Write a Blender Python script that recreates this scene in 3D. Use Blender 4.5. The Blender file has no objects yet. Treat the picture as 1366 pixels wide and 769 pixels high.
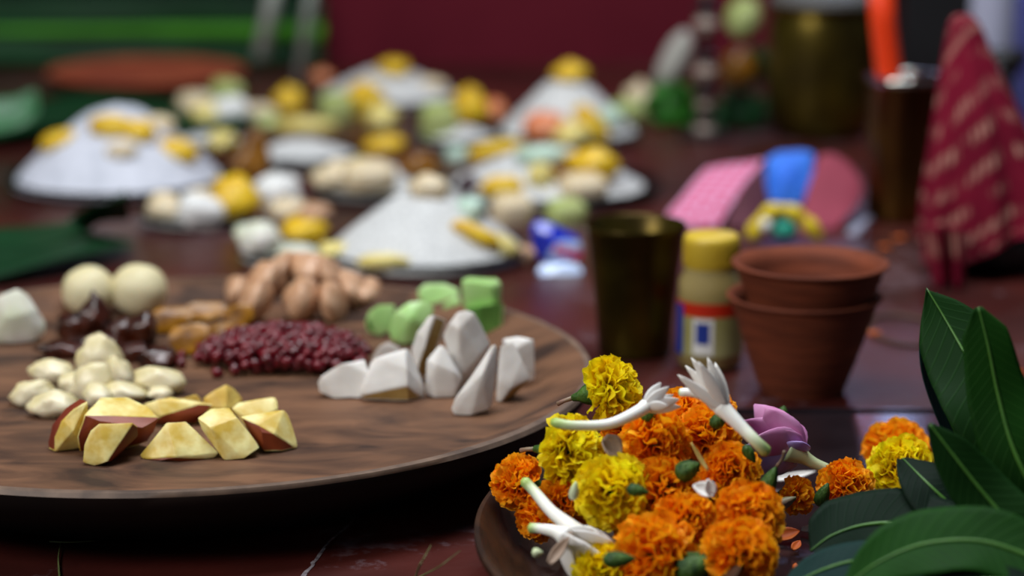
import bpy, bmesh, math, random
from mathutils import Vector, Matrix, noise
R = random.Random(7)
PI = math.pi
# ---------------------------------------------------------------- camera
F, PITCH, CZ = 3200.0, math.radians(13.0), 0.46
sc = bpy.context.scene
cam_d = bpy.data.cameras.new('camera'); cam = bpy.data.objects.new('camera', cam_d)
sc.collection.objects.link(cam); sc.camera = cam
cam.location = (0, 0, CZ); cam.rotation_euler = (PI/2 - PITCH, 0, 0)
cam_d.sensor_width = 36; cam_d.lens = F/1366*36; cam_d.clip_start = .05
cam_d.dof.use_dof = True; cam_d.dof.focus_distance = 1.375; cam_d.dof.aperture_fstop = 3.5
# ---------------------------------------------------------------- world
w = bpy.data.worlds.new('world'); sc.world = w; w.use_nodes = True
bg = w.node_tree.nodes['Background']
bg.inputs[0].default_value = (.62, .78, 1, 1); bg.inputs[1].default_value = .10
def area(name, loc, size, power, col, aim):
    l = bpy.data.lights.new(name, 'AREA'); l.shape = 'RECTANGLE'; l.size, l.size_y = size
    l.energy = power; l.color = col
    o = bpy.data.objects.new(name, l); sc.collection.objects.link(o); o.location = loc
    o.rotation_euler = (Vector(aim)-Vector(loc)).to_track_quat('-Z', 'Y').to_euler()
    return o
area('courtyard_opening', (.0, 1.75, 2.3), (1.5, 1.0), 62, (.90, .95, 1), (.05, 1.6, 0))
area('side_opening', (-1.5, .35, 1.5), (.9, .8), 34, (1, .98, .95), (0, 1.6, 0))
area('low_window', (.50, 3.38, .56), (.16, .16), .5, (.45, .58, 1), (.2, 1.4, 0))
bl_ = bpy.data.lights.new('glint_light', 'POINT'); bl_.energy = 6; bl_.shadow_soft_size = .02; bl_.color = (1, .97, .92)  # added unseen point light, put in for glints on rims and glossy things
bo_ = bpy.data.objects.new('glint_light', bl_); sc.collection.objects.link(bo_); bo_.location = (.55, 2.9, 1.15)
sc.view_settings.view_transform = 'Standard'; sc.view_settings.look = 'None'
sc.view_settings.gamma = 1; sc.view_settings.use_curve_mapping = False
sc.view_settings.exposure = 0.0
# ---------------------------------------------------------------- picture -> place helpers
cf = Vector((0, math.cos(PITCH), -math.sin(PITCH))); cu = Vector((0, math.sin(PITCH), math.cos(PITCH)))
def ray(px, py): return cf + Vector((1, 0, 0))*((px-683)/F) + cu*((384.5-py)/F)
C0 = Vector((0, 0, CZ))
def G(px, py, z=0.0):                      # where the line of sight meets the level z
    d = ray(px, py); return C0 + d*((z-CZ)/d.z)
def V(px, py, Y):                          # where it meets the upright plane at distance Y
    d = ray(px, py); return C0 + d*(Y/d.y)
def ppm(p): return F/((Vector(p)-C0).dot(cf))   # pixels per metre there
# ---------------------------------------------------------------- object helpers
COL = sc.collection
def link(o, parent=None):
    COL.objects.link(o)
    if parent is not None: o.parent = parent
    return o
def mesh_obj(name, vs, fs, mats, parent=None, smooth=True, idx=None, loc=None):
    me = bpy.data.meshes.new(name)
    if loc is not None: vs = [Vector(v)-Vector(loc) for v in vs]
    me.from_pydata([tuple(v) for v in vs], [], fs)
    if not isinstance(mats, (list, tuple)): mats = [mats]
    for m in mats: me.materials.append(m)
    if idx: me.polygons.foreach_set('material_index', idx)
    if smooth: me.polygons.foreach_set('use_smooth', [True]*len(me.polygons))
    me.update()
    o = bpy.data.objects.new(name, me)
    if loc is not None: o.location = loc
    return link(o, parent)
def root(name, loc):
    o = bpy.data.objects.new(name, None); o.empty_display_size = .01; o.location = loc; return link(o)
def tag(o, label, cat, group=None, kind=None):
    o['label'] = label; o['category'] = cat
    if group: o['group'] = group
    if kind: o['kind'] = kind
    return o
def sub(o, parent):                        # parent keeping the world place (parents are unrotated)
    o.parent = parent; o.location = Vector(o.location) - Vector(parent.location); return o
def lin(h):
    h = h.lstrip('#'); c = [int(h[i:i+2], 16)/255 for i in (0, 2, 4)]
    return tuple((x/12.92 if x <= .04045 else ((x+.055)/1.055)**2.4) for x in c)
def mat(name, c1, c2=None, rough=.5, metal=0, scale=8, bump=0, bscale=None, sss=0, coat=0, attr=False, dist=0, stretch=None, detail=5, trans=0, spec=.5, pos=(.35, .65)):
    m = bpy.data.materials.new(name); m.use_nodes = True; nt = m.node_tree; N = nt.nodes; L = nt.links
    b = N['Principled BSDF']; b.inputs['Roughness'].default_value = rough; b.inputs['Metallic'].default_value = metal
    b.inputs['Specular IOR Level'].default_value = spec
    if coat: b.inputs['Coat Weight'].default_value = coat; b.inputs['Coat Roughness'].default_value = .12
    if sss:
        b.inputs['Subsurface Weight'].default_value = sss; b.inputs['Subsurface Radius'].default_value = (.6, .4, .25); b.inputs['Subsurface Scale'].default_value = .006
    tc = N.new('ShaderNodeTexCoord'); mp = N.new('ShaderNodeMapping'); L.new(tc.outputs['Object'], mp.inputs[0])
    if stretch: mp.inputs['Scale'].default_value = stretch
    c1 = lin(c1) if isinstance(c1, str) else c1; c2 = c1 if c2 is None else (lin(c2) if isinstance(c2, str) else c2)
    n = N.new('ShaderNodeTexNoise'); n.inputs['Scale'].default_value = scale; n.inputs['Detail'].default_value = detail; n.inputs['Distortion'].default_value = dist
    L.new(mp.outputs[0], n.inputs['Vector'])
    r = N.new('ShaderNodeValToRGB'); r.color_ramp.elements[0].color = (*c1, 1); r.color_ramp.elements[1].color = (*c2, 1)
    r.color_ramp.elements[0].position, r.color_ramp.elements[1].position = pos
    L.new(n.outputs['Fac'], r.inputs[0]); out = r.outputs[0]
    if attr:
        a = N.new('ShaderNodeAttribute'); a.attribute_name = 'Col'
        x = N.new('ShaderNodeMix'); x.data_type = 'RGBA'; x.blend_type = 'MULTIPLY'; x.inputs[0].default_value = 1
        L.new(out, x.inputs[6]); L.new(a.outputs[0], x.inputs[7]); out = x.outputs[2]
    L.new(out, b.inputs['Base Color'])
    if bump:
        n2 = N.new('ShaderNodeTexNoise'); n2.inputs['Scale'].default_value = bscale or scale*4; n2.inputs['Detail'].default_value = 6
        L.new(mp.outputs[0], n2.inputs['Vector'])
        bp = N.new('ShaderNodeBump'); bp.inputs['Strength'].default_value = bump; bp.inputs['Distance'].default_value = .002
        L.new(n2.outputs['Fac'], bp.inputs['Height']); L.new(bp.outputs[0], b.inputs['Normal'])
    if trans:
        t = N.new('ShaderNodeBsdfTranslucent'); L.new(out, t.inputs[0]); ms = N.new('ShaderNodeMixShader'); ms.inputs[0].default_value = trans
        L.new(b.outputs[0], ms.inputs[1]); L.new(t.outputs[0], ms.inputs[2]); L.new(ms.outputs[0], N['Material Output'].inputs[0])
    return m
def nodes_of(m): return m.node_tree.nodes, m.node_tree.links, m.node_tree.nodes['Principled BSDF']
# ---------------------------------------------------------------- materials
M = {}
M['floor'] = mat('red_oxide_floor', '#2a0f0c', '#4c1b15', rough=.34, scale=5, bump=.35, bscale=60, detail=8)
def floor_mat():
    N, L, b = nodes_of(M['floor'])
    base = b.inputs['Base Color'].links[0].from_socket
    tc = N.new('ShaderNodeTexCoord')
    n = N.new('ShaderNodeTexNoise'); n.inputs['Scale'].default_value = 60; n.inputs['Detail'].default_value = 9; n.inputs['Roughness'].default_value = .7
    n3 = N.new('ShaderNodeTexNoise'); n3.inputs['Scale'].default_value = 7; n3.inputs['Detail'].default_value = 3
    L.new(tc.outputs['Object'], n.inputs['Vector']); L.new(tc.outputs['Object'], n3.inputs['Vector'])
    mul = N.new('ShaderNodeMath'); mul.operation = 'MULTIPLY'; L.new(n.outputs['Fac'], mul.inputs[0]); L.new(n3.outputs['Fac'], mul.inputs[1])
    r = N.new('ShaderNodeValToRGB'); r.color_ramp.elements[0].position = .31; r.color_ramp.elements[1].position = .46
    L.new(mul.outputs[0], r.inputs[0])
    x = N.new('ShaderNodeMix'); x.data_type = 'RGBA'; L.new(r.outputs[0], x.inputs[0]); L.new(base, x.inputs[6]); x.inputs[7].default_value = (*lin('#6d5a60'), 1)
    L.new(x.outputs[2], b.inputs['Base Color'])
    rr = N.new('ShaderNodeMapRange'); rr.inputs[3].default_value = .26; rr.inputs[4].default_value = .5; L.new(n3.outputs['Fac'], rr.inputs[0]); L.new(rr.outputs[0], b.inputs['Roughness'])
floor_mat()
M['crack'] = mat('chalky_crack', '#8d8488', '#574a50', rough=.8, scale=200)
M['wall'] = mat('maroon_wall', '#52121e', '#601826', rough=.8, scale=3, bump=.1, spec=.1)
M['dark_wall'] = mat('dark_green_wall', '#0a1812', '#11221a', rough=.85, scale=3, spec=.05)
M['wood'] = mat('platter_wood', '#33221a', '#735039', rough=.62, scale=13, bump=.35, bscale=40, dist=1.0, stretch=(1, 2.2, 1), detail=10, spec=.25)
M['wood_shade'] = mat('platter_side_shade', '#0b0706', '#1b100c', rough=.7, scale=12, spec=.2)  # shade below the overhanging rim, put into the side's colour
M['wood_edge'] = mat('platter_edge', '#4a3a30', '#77604f', rough=.6, scale=40)
M['bowlwood'] = mat('bowl_wood', '#22130b', '#402716', rough=.55, scale=14, bump=.2, dist=1, stretch=(4, 1, 1), spec=.18)
M['apple'] = mat('apple_flesh', '#cfae45', '#ece2a0', rough=.45, scale=70, bump=.25, bscale=120, sss=.25, detail=3)
M['apple_skin'] = mat('apple_skin', '#5c140c', '#8a3c16', rough=.5, scale=30, stretch=(1, 1, .3))
M['apple_brown'] = mat('browned_apple_flesh', '#c8a03e', '#e4cc70', rough=.45, scale=50, bump=.25, sss=.2)
M['coco'] = mat('coconut_flesh', '#cdc7c0', '#e2dfda', rough=.4, scale=30, bump=.15, sss=.25)
M['coco_skin'] = mat('coconut_skin', '#8a6a30', '#b39455', rough=.6, scale=40, bump=.3)
M['peach'] = mat('peeled_segment', '#b0815c', '#d0a888', rough=.42, scale=45, bump=.25, sss=.3)
M['green'] = mat('cucumber_flesh', '#98c670', '#b8d892', rough=.35, scale=30, bump=.15, sss=.3)
M['green_skin'] = mat('cucumber_skin', '#4a7832', '#679646', rough=.35, scale=40)
M['cream'] = mat('cream_fruit', '#c9ba80', '#e6dcc0', rough=.38, scale=28, bump=.15, sss=.3)
M['ball'] = mat('pale_ball', '#c9bc8c', '#e0d6b0', rough=.5, scale=18, sss=.3)
M['date'] = mat('sticky_brown', '#160502', '#4a1a06', rough=.3, scale=60, bump=.6, bscale=140, coat=.2)
M['amber'] = mat('amber_fruit', '#5a2f04', '#b37a06', rough=.4, scale=45, bump=.4, bscale=110, sss=.1)
M['seed'] = mat('pomegranate', '#2e020a', '#74061a', rough=.28, scale=90, coat=.1, sss=.05, pos=(.3, .7))
M['paleg'] = mat('pale_green_flesh', '#c9cfb0', '#dcd6d0', rough=.45, scale=30, sss=.2)
M['rice'] = mat('rice_white', '#b9b9b8', '#dadad8', rough=.6, scale=260, bump=.9, bscale=300, sss=0)
M['flour'] = mat('flour_bluish', '#b8bbc6', '#cfd1dc', rough=.7, scale=60, bump=.5, bscale=200)
M['steel_dark'] = mat('dark_steel_plate', '#14181a', '#23282a', rough=.35, metal=.8, scale=20)
M['yel'] = mat('yellow_fruit', '#d2a20c', '#e8c22a', rough=.4, scale=30, sss=.2)
M['yelp'] = mat('pale_yellow_fruit', '#d8c060', '#e8d98a', rough=.45, scale=30, sss=.2)
M['beige'] = mat('beige_fruit', '#cdb78d', '#e2d2b4', rough=.5, scale=30, sss=.2)
M['orange_f'] = mat('orange_fruit', '#d0632a', '#e39468', rough=.45, scale=30)
M['whitef'] = mat('white_fruit', '#dcdcd8', '#efeeec', rough=.5, scale=30)
M['darkf'] = mat('dark_date', '#231021', '#3a1c2a', rough=.3, scale=30)
M['brownf'] = mat('brown_date', '#5b3308', '#8a5a12', rough=.35, scale=30)
M['greenf'] = mat('green_garnish', '#8c9c48', '#bcc684', rough=.5, scale=30)
M['mint'] = mat('mint_garnish', '#a9c9b5', '#c4dccc', rough=.4, scale=30)
M['clay'] = mat('terracotta', '#5c2a18', '#783a22', rough=.75, scale=20, bump=.25, bscale=90, stretch=(1, 1, 8), spec=.25)
M['brass'] = mat('old_brass', '#3c3010', '#6a5a1c', rough=.35, metal=.85, scale=14, bump=.1)
M['copper'] = mat('copper_brass', '#4a2c14', '#6a4a1e', rough=.28, metal=.9, scale=12)
M['steel'] = mat('polished_steel', '#b0ada6', '#c8c4bc', rough=.1, metal=1, scale=10)
M['lidm'] = mat('dull_grey_metal', '#5c5c58', '#6c6c68', rough=.6, metal=.5, scale=10)
M['oloose'] = mat('loose_orange_petal', '#c85208', '#e07012', rough=.6, scale=40, trans=.2)
M['canering'] = mat('cane', '#4a3226', '#5e4434', rough=.7, scale=20)
M['lid'] = mat('yellow_plastic', '#c9a92c', '#d4b53a', rough=.45, scale=4)
M['honey'] = mat('jar_contents', '#8f7d4c', '#a6935e', rough=.15, scale=8, coat=.5)
M['redp'] = mat('red_print', '#b3220e', '#c43318', rough=.35, scale=4)
M['bluep'] = mat('blue_print', '#1a2f86', '#2b4396', rough=.35, scale=4)
M['labelp'] = mat('label_print', '#8c8648', '#a8a472', rough=.4, scale=12)
M['blue'] = mat('royal_blue_plastic', '#1023b0', '#1a35c8', rough=.25, scale=5, coat=.4)
M['bluelt'] = mat('light_blue_film', '#88a8e0', '#d6e2f6', rough=.25, scale=22, coat=.4)
M['pinkred'] = mat('pink_red_print', '#e0558c', '#e8386a', rough=.3, scale=5)
M['bluecloth'] = mat('bright_blue_cloth', '#1f63d6', '#3a80ea', rough=.7, scale=14, bump=.2)
M['marooncloth'] = mat('dusty_maroon', '#842c40', '#96384c', rough=.8, scale=9, bump=.2)
M['darkmaroon'] = mat('dark_maroon', '#43141f', '#5a2636', rough=.8, scale=9)
M['teal'] = mat('teal_fabric', '#158a72', '#1fa088', rough=.6, scale=9)
M['lemon'] = mat('lemon_fabric', '#d8bb0e', '#e6cc22', rough=.6, scale=9)
M['lilac'] = mat('lilac_cloth', '#6a6fb8', '#8488cc', rough=.8, scale=6)
M['pale'] = mat('pale_grey', '#8f90a8', '#a9aabb', rough=.6, scale=6)
M['black'] = mat('black_iron', '#0a0a0c', '#151416', rough=.5, scale=6)
M['orange_wax'] = mat('orange_wax', '#f03a08', '#ff4a10', rough=.4, scale=5, sss=.2)
M['bead'] = mat('pinkish_bead', '#8f7a6c', '#a8958a', rough=.35, scale=8)
M['leafyg'] = mat('leafy_green', '#1d5a14', '#3b8a26', rough=.5, scale=40, trans=.2)
M['darkleafy'] = mat('dark_leafy_green', '#0d3a18', '#1d5a2a', rough=.5, scale=40, trans=.15)
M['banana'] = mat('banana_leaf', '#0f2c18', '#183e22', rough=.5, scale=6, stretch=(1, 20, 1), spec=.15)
M['banana_lt'] = mat('banana_leaf_pale', '#2b6a3a', '#3a8048', rough=.4, scale=6, trans=.2)  # lighter green than the other banana leaves
M['banana_rib'] = mat('banana_midrib', '#356f18', '#478a22', rough=.6, scale=6, spec=.1)
M['pole'] = mat('grey_paint', '#b4beb6', '#c8d0c8', rough=.5, scale=6)
M['red_clay'] = mat('brick_red_clay', '#7a2c14', '#93401f', rough=.8, scale=20)
M['radish'] = mat('greyish_white_veg', '#98958c', '#b0aca4', rough=.6, scale=20)
M['traym'] = mat('dark_tray', '#30272c', '#4a3d44', rough=.17, metal=.75, scale=9, bump=.12, bscale=30)
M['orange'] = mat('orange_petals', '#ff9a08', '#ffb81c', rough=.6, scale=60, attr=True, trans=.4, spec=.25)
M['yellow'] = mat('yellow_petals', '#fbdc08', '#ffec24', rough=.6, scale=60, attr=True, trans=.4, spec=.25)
M['calyx'] = mat('calyx_green', '#16380e', '#4a6a28', rough=.5, scale=150, stretch=(1, 1, .35), bump=.6, spec=.3)
M['stem'] = mat('cut_stem', '#6a7040', '#8a6a5c', rough=.5, scale=60)
M['tube'] = mat('tuberose_white', '#f2efe6', '#f8f6f0', rough=.4, scale=30, attr=True, sss=.2)
M['tpetal'] = mat('tuberose_petal', '#f3efe8', '#fbf9f6', rough=.42, scale=30, trans=.2)
M['wilt'] = mat('wilted_petal', '#a98a72', '#c9b09c', rough=.5, scale=60, trans=.2)
M['pink'] = mat('pink_petal', '#c86aa8', '#dda0cc', rough=.5, scale=40, trans=.2)
M['lilacp'] = mat('lilac_petal', '#a58ad0', '#c4aee0', rough=.5, scale=40, trans=.2)
M['palestem'] = mat('pale_green_stem', '#b6c490', '#d2dab4', rough=.45, scale=40)
M['grass'] = mat('dry_grass', '#4c5a2c', '#6d7040', rough=.6, scale=60)
def leaf_mat(name, a, b_, vein, rough=.5):
    m = mat(name, a, b_, rough=rough+.1, scale=12, trans=.12, spec=.09)
    N, L, b = nodes_of(m); base = b.inputs['Base Color'].links[0].from_socket
    uv = N.new('ShaderNodeUVMap'); uv.uv_map = 'uv'
    sx = N.new('ShaderNodeSeparateXYZ'); L.new(uv.outputs[0], sx.inputs[0])
    # x runs along the leaf, y across (0 at midrib); side veins slant towards the tip
    ma = N.new('ShaderNodeMath'); ma.operation = 'MULTIPLY_ADD'; L.new(sx.outputs[1], ma.inputs[0]); ma.inputs[1].default_value = -.13; L.new(sx.outputs[0], ma.inputs[2])
    mm = N.new('ShaderNodeMath'); mm.operation = 'MULTIPLY'; L.new(ma.outputs[0], mm.inputs[0]); mm.inputs[1].default_value = 18
    fr = N.new('ShaderNodeMath'); fr.operation = 'PINGPONG'; L.new(mm.outputs[0], fr.inputs[0]); fr.inputs[1].default_value = .5
    r = N.new('ShaderNodeValToRGB'); r.color_ramp.elements[0].position = 0; r.color_ramp.elements[1].position = .12
    r.color_ramp.elements[0].color = (1, 1, 1, 1); r.color_ramp.elements[1].color = (0, 0, 0, 1); L.new(fr.outputs[0], r.inputs[0])
    sc_ = N.new('ShaderNodeMath'); sc_.operation = 'MULTIPLY'; L.new(r.outputs[0], sc_.inputs[0]); sc_.inputs[1].default_value = .13
    x = N.new('ShaderNodeMix'); x.data_type = 'RGBA'; L.new(sc_.outputs[0], x.inputs[0]); L.new(base, x.inputs[6]); x.inputs[7].default_value = (*lin(vein), 1)
    L.new(x.outputs[2], b.inputs['Base Color'])
    bp = N.new('ShaderNodeBump'); bp.inputs['Strength'].default_value = .25; bp.inputs['Distance'].default_value = .0006
    L.new(r.outputs[0], bp.inputs['Height']); L.new(bp.outputs[0], b.inputs['Normal'])
    return m
M['mango_lt'] = leaf_mat('mango_leaf_bright', '#11330a', '#1a4610', '#3f7228')
M['mango_mid'] = leaf_mat('mango_leaf_mid', '#0e2c0a', '#163c10', '#336626')
M['mango_dk'] = leaf_mat('mango_leaf_dark', '#06160c', '#0b2012', '#1c4024')
M['mango_bl'] = leaf_mat('mango_leaf_bluish', '#0d2422', '#163430', '#30564a')
M['rib'] = mat('mango_midrib', '#345f1c', '#4c7c2c', rough=.4, scale=30)
def gamcha_mat():
    m = mat('striped_red_cloth', '#6a0f26', '#821730', rough=.85, scale=12, bump=.3, bscale=200, spec=.1)
    N, L, b = nodes_of(m); base = b.inputs['Base Color'].links[0].from_socket
    uv = N.new('ShaderNodeUVMap'); uv.uv_map = 'uv'; sx = N.new('ShaderNodeSeparateXYZ'); L.new(uv.outputs[0], sx.inputs[0])
    def band(sock, n, w0, w1):
        a = N.new('ShaderNodeMath'); a.operation = 'MULTIPLY'; L.new(sock, a.inputs[0]); a.inputs[1].default_value = n
        f = N.new('ShaderNodeMath'); f.operation = 'PINGPONG'; L.new(a.outputs[0], f.inputs[0]); f.inputs[1].default_value = .5
        r = N.new('ShaderNodeValToRGB'); r.color_ramp.elements[0].position = w0; r.color_ramp.elements[1].position = w1
        r.color_ramp.elements[0].color = (1, 1, 1, 1); r.color_ramp.elements[1].color = (0, 0, 0, 1); L.new(f.outputs[0], r.inputs[0]); return r.outputs[0]
    s1 = band(sx.outputs[1], 9, .10, .26); s2 = band(sx.outputs[0], 18, .12, .34)
    s2i = N.new('ShaderNodeMath'); s2i.operation = 'MULTIPLY'; L.new(s1, s2i.inputs[0]); L.new(s2, s2i.inputs[1])
    mx = N.new('ShaderNodeMath'); mx.operation = 'MULTIPLY_ADD'; L.new(s2i.outputs[0], mx.inputs[0]); mx.inputs[1].default_value = .62
    h = N.new('ShaderNodeMath'); h.operation = 'MULTIPLY'; L.new(s1, h.inputs[0]); h.inputs[1].default_value = .12; L.new(h.outputs[0], mx.inputs[2])
    ns = N.new('ShaderNodeTexNoise'); ns.inputs['Scale'].default_value = 7; ns.inputs['Detail'].default_value = 1; L.new(uv.outputs[0], ns.inputs['Vector'])
    nr = N.new('ShaderNodeMapRange'); nr.inputs[1].default_value = .38; nr.inputs[2].default_value = .6; L.new(ns.outputs['Fac'], nr.inputs[0])
    mm_ = N.new('ShaderNodeMath'); mm_.operation = 'MULTIPLY'; L.new(mx.outputs[0], mm_.inputs[0]); L.new(nr.outputs[0], mm_.inputs[1]); mx = mm_
    x = N.new('ShaderNodeMix'); x.data_type = 'RGBA'; L.new(mx.outputs[0], x.inputs[0]); L.new(base, x.inputs[6]); x.inputs[7].default_value = (*lin('#c99a86'), 1)
    L.new(x.outputs[2], b.inputs['Base Color']); return m
M['gamcha'] = gamcha_mat()
def check_mat():
    m = mat('pink_check_cloth', '#c2305c', '#cc4470', rough=.8, scale=12)
    N, L, b = nodes_of(m); tc = N.new('ShaderNodeTexCoord'); mp = N.new('ShaderNodeMapping'); mp.inputs['Rotation'].default_value = (0, 0, .5)
    L.new(tc.outputs['Object'], mp.inputs[0]); base = b.inputs['Base Color'].links[0].from_socket
    outs = []
    for ax in ('X', 'Y'):
        wv = N.new('ShaderNodeTexWave'); wv.bands_direction = ax; wv.inputs['Scale'].default_value = 26; L.new(mp.outputs[0], wv.inputs[0]); outs.append(wv.outputs['Fac'])
    a = N.new('ShaderNodeMath'); a.operation = 'MAXIMUM'; L.new(outs[0], a.inputs[0]); L.new(outs[1], a.inputs[1])
    r = N.new('ShaderNodeValToRGB'); r.color_ramp.elements[0].position = .55; r.color_ramp.elements[1].position = .9; L.new(a.outputs[0], r.inputs[0])
    s = N.new('ShaderNodeMath'); s.operation = 'MULTIPLY'; L.new(r.outputs[0], s.inputs[0]); s.inputs[1].default_value = .75
    x = N.new('ShaderNodeMix'); x.data_type = 'RGBA'; L.new(s.outputs[0], x.inputs[0]); L.new(base, x.inputs[6]); x.inputs[7].default_value = (*lin('#dfa8cc'), 1)
    L.new(x.outputs[2], b.inputs['Base Color']); return m
M['check'] = check_mat()
# ---------------------------------------------------------------- shape helpers
def lathe(name, prof, m, parent=None, seg=48, loc=(0, 0, 0), sx=1, sy=1, idxf=None, wob=0):
    vs, fs, ix = [], [], []
    for j, (r, z) in enumerate(prof):
        for i in range(seg):
            a = 2*PI*i/seg; k = 1 + wob*math.sin(2*a+1)+wob*.6*math.sin(5*a+j)
            vs.append((r*k*math.cos(a)*sx, r*k*math.sin(a)*sy, z))
    for j in range(len(prof)-1):
        for i in range(seg):
            a, b = j*seg+i, j*seg+(i+1) % seg
            fs.append((a, b, b+seg, a+seg)); ix.append(idxf(j) if idxf else 0)
    o = mesh_obj(name, vs, fs, m, parent, idx=ix)
    o.location = loc
    mo = o.modifiers.new('e', 'EDGE_SPLIT'); mo.split_angle = math.radians(50)
    return o
ICO = {}
def ico(n):
    if n not in ICO:
        bm = bmesh.new(); bmesh.ops.create_icosphere(bm, subdivisions=n, radius=1)
        ICO[n] = ([v.co.copy() for v in bm.verts], [tuple(v.index for v in f.verts) for f in bm.faces]); bm.free()
    return ICO[n]
def blob(name, c, size, rot, m, n=3, rough=.12, freq=1.4, fn=None, parent=None, flat=0, seed=None):
    """lumpy ellipsoid; size = half sizes (m); rot = euler"""
    vs, fs = ico(n); s = Vector((R.random()*50, R.random()*50, R.random()*50)) if seed is None else Vector((seed, 0, 0))
    q = Matrix.Rotation(rot[2], 3, 'Z') @ Matrix.Rotation(rot[1], 3, 'Y') @ Matrix.Rotation(rot[0], 3, 'X')
    out = []
    for v in vs:
        k = 1 + rough*noise.noise(v*freq+s) + rough*.4*noise.noise(v*freq*3+s)
        p = Vector((v.x*k*size[0], v.y*k*size[1], v.z*k*size[2]))
        if fn: p = fn(p, v)
        out.append(q @ p)
    o = mesh_obj(name, out, fs, m, parent); o.location = c
    return o
def chunk(name, base, pts, mats, z0, label, cat, group, bev=.0009, back=None, rough=.0004, skin='skin'):
    """cut piece: convex hull of points (px, py, depth in cm, skin flag) seen from the photo's side, standing at base"""
    if z0 == ZF: z0 = zpl(base[0], base[1])
    Y0 = G(base[0], base[1], z0).y
    bm = bmesh.new(); vv = []
    for (x, y, d, s) in pts:
        p = V(x, y, Y0 + d/100); p.z = max(p.z, z0+.0005); v = bm.verts.new(p); vv.append((v, s))
    sl = {v: s for v, s in vv}
    res = bmesh.ops.convex_hull(bm, input=bm.verts)
    junk = [e for e in res['geom_interior'] if isinstance(e, bmesh.types.BMVert)]
    if junk: bmesh.ops.delete(bm, geom=junk, context='VERTS')
    for f in bm.faces: f.material_index = 1 if all(sl.get(v, 0) for v in f.verts) else 0
    bmesh.ops.dissolve_limit(bm, angle_limit=math.radians(13), verts=bm.verts, edges=bm.edges, delimit={'MATERIAL'})
    bmesh.ops.bevel(bm, geom=[e for e in bm.edges if not all(f.material_index for f in e.link_faces)], offset=bev, segments=2, affect='EDGES', profile=.6, clamp_overlap=True)
    bmesh.ops.triangulate(bm, faces=bm.faces)
    long_ = [e for e in bm.edges if e.calc_length() > .006]
    bmesh.ops.subdivide_edges(bm, edges=long_, cuts=2, use_grid_fill=True)
    sd = Vector((R.random()*40,)*3)
    for v in bm.verts:
        d = noise.noise_vector(v.co*130+sd)*rough + noise.noise_vector(v.co*45+sd)*rough*1.6; v.co += d
        v.co.z = max(v.co.z, z0)
    c = sum((v.co for v in bm.verts), Vector())/len(bm.verts); c.z = z0
    body_v, body_f, skin_f = [v.co.copy() for v in bm.verts], [], []
    bm.verts.index_update()
    for f in bm.faces: (skin_f if f.material_index else body_f).append(tuple(v.index for v in f.verts))
    bm.free()
    o = mesh_obj(name, body_v, body_f, mats[0], loc=c)
    if skin_f and len(mats) > 1:
        s_ = mesh_obj(skin, body_v, skin_f, mats[1], loc=c); sub(s_, o)
        clean(s_)
    clean(o)
    tag(o, label, cat, group)
    return o
def clean(o):
    bm = bmesh.new(); bm.from_mesh(o.data)
    bmesh.ops.delete(bm, geom=[v for v in bm.verts if not v.link_faces], context='VERTS')
    bmesh.ops.recalc_face_normals(bm, faces=bm.faces)
    bm.to_mesh(o.data); bm.free()
    mo = o.modifiers.new('e', 'EDGE_SPLIT'); mo.split_angle = math.radians(38)
def tube_mesh(pts, rads, seg=10, cap=True):
    vs, fs = [], []; n = len(pts); pts = [Vector(p) for p in pts]
    up = Vector((.13, .2, 1)).normalized()
    for i, p in enumerate(pts):
        t = (pts[min(i+1, n-1)]-pts[max(i-1, 0)]).normalized()
        a = t.cross(up)
        if a.length < .05: a = t.cross(Vector((1, 0, 0)))
        a.normalize(); b = t.cross(a)
        for k in range(seg):
            an = 2*PI*k/seg; vs.append(p + (a*math.cos(an)+b*math.sin(an))*rads[i])
    for i in range(n-1):
        for k in range(seg):
            x, y = i*seg+k, i*seg+(k+1) % seg; fs.append((x, x+seg, y+seg, y))
    if cap:
        fs.append(tuple(range(seg))); fs.append(tuple(range((n-1)*seg, n*seg))[::-1])
    return vs, fs
def smooth_path(P, n):
    P = [Vector(p) for p in P]; Q = [P[0]*2-P[1]] + P + [P[-1]*2-P[-2]]; out = []
    m = len(P)-1
    for i in range(n+1):
        t = i/n*m; k = min(int(t), m-1); u = t-k; a, b, c, d = Q[k:k+4]
        out.append(.5*((2*b)+(c-a)*u+(2*a-5*b+4*c-d)*u*u+(3*b-a-3*c+d)*u**3))
    return out
def interp(L_, t):
    x = t*(len(L_)-1); k = min(int(x), len(L_)-2); return L_[k]+(L_[k+1]-L_[k])*(x-k)
def set_uv(o, uvs):
    uv = o.data.uv_layers.new(name='uv')
    for l in o.data.loops: uv.data[l.index].uv = uvs[l.vertex_index]
def set_col(o, cols):
    a = o.data.color_attributes.new('Col', 'FLOAT_COLOR', 'POINT')
    for i, c in enumerate(cols): a.data[i].color = (*c, 1)
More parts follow.
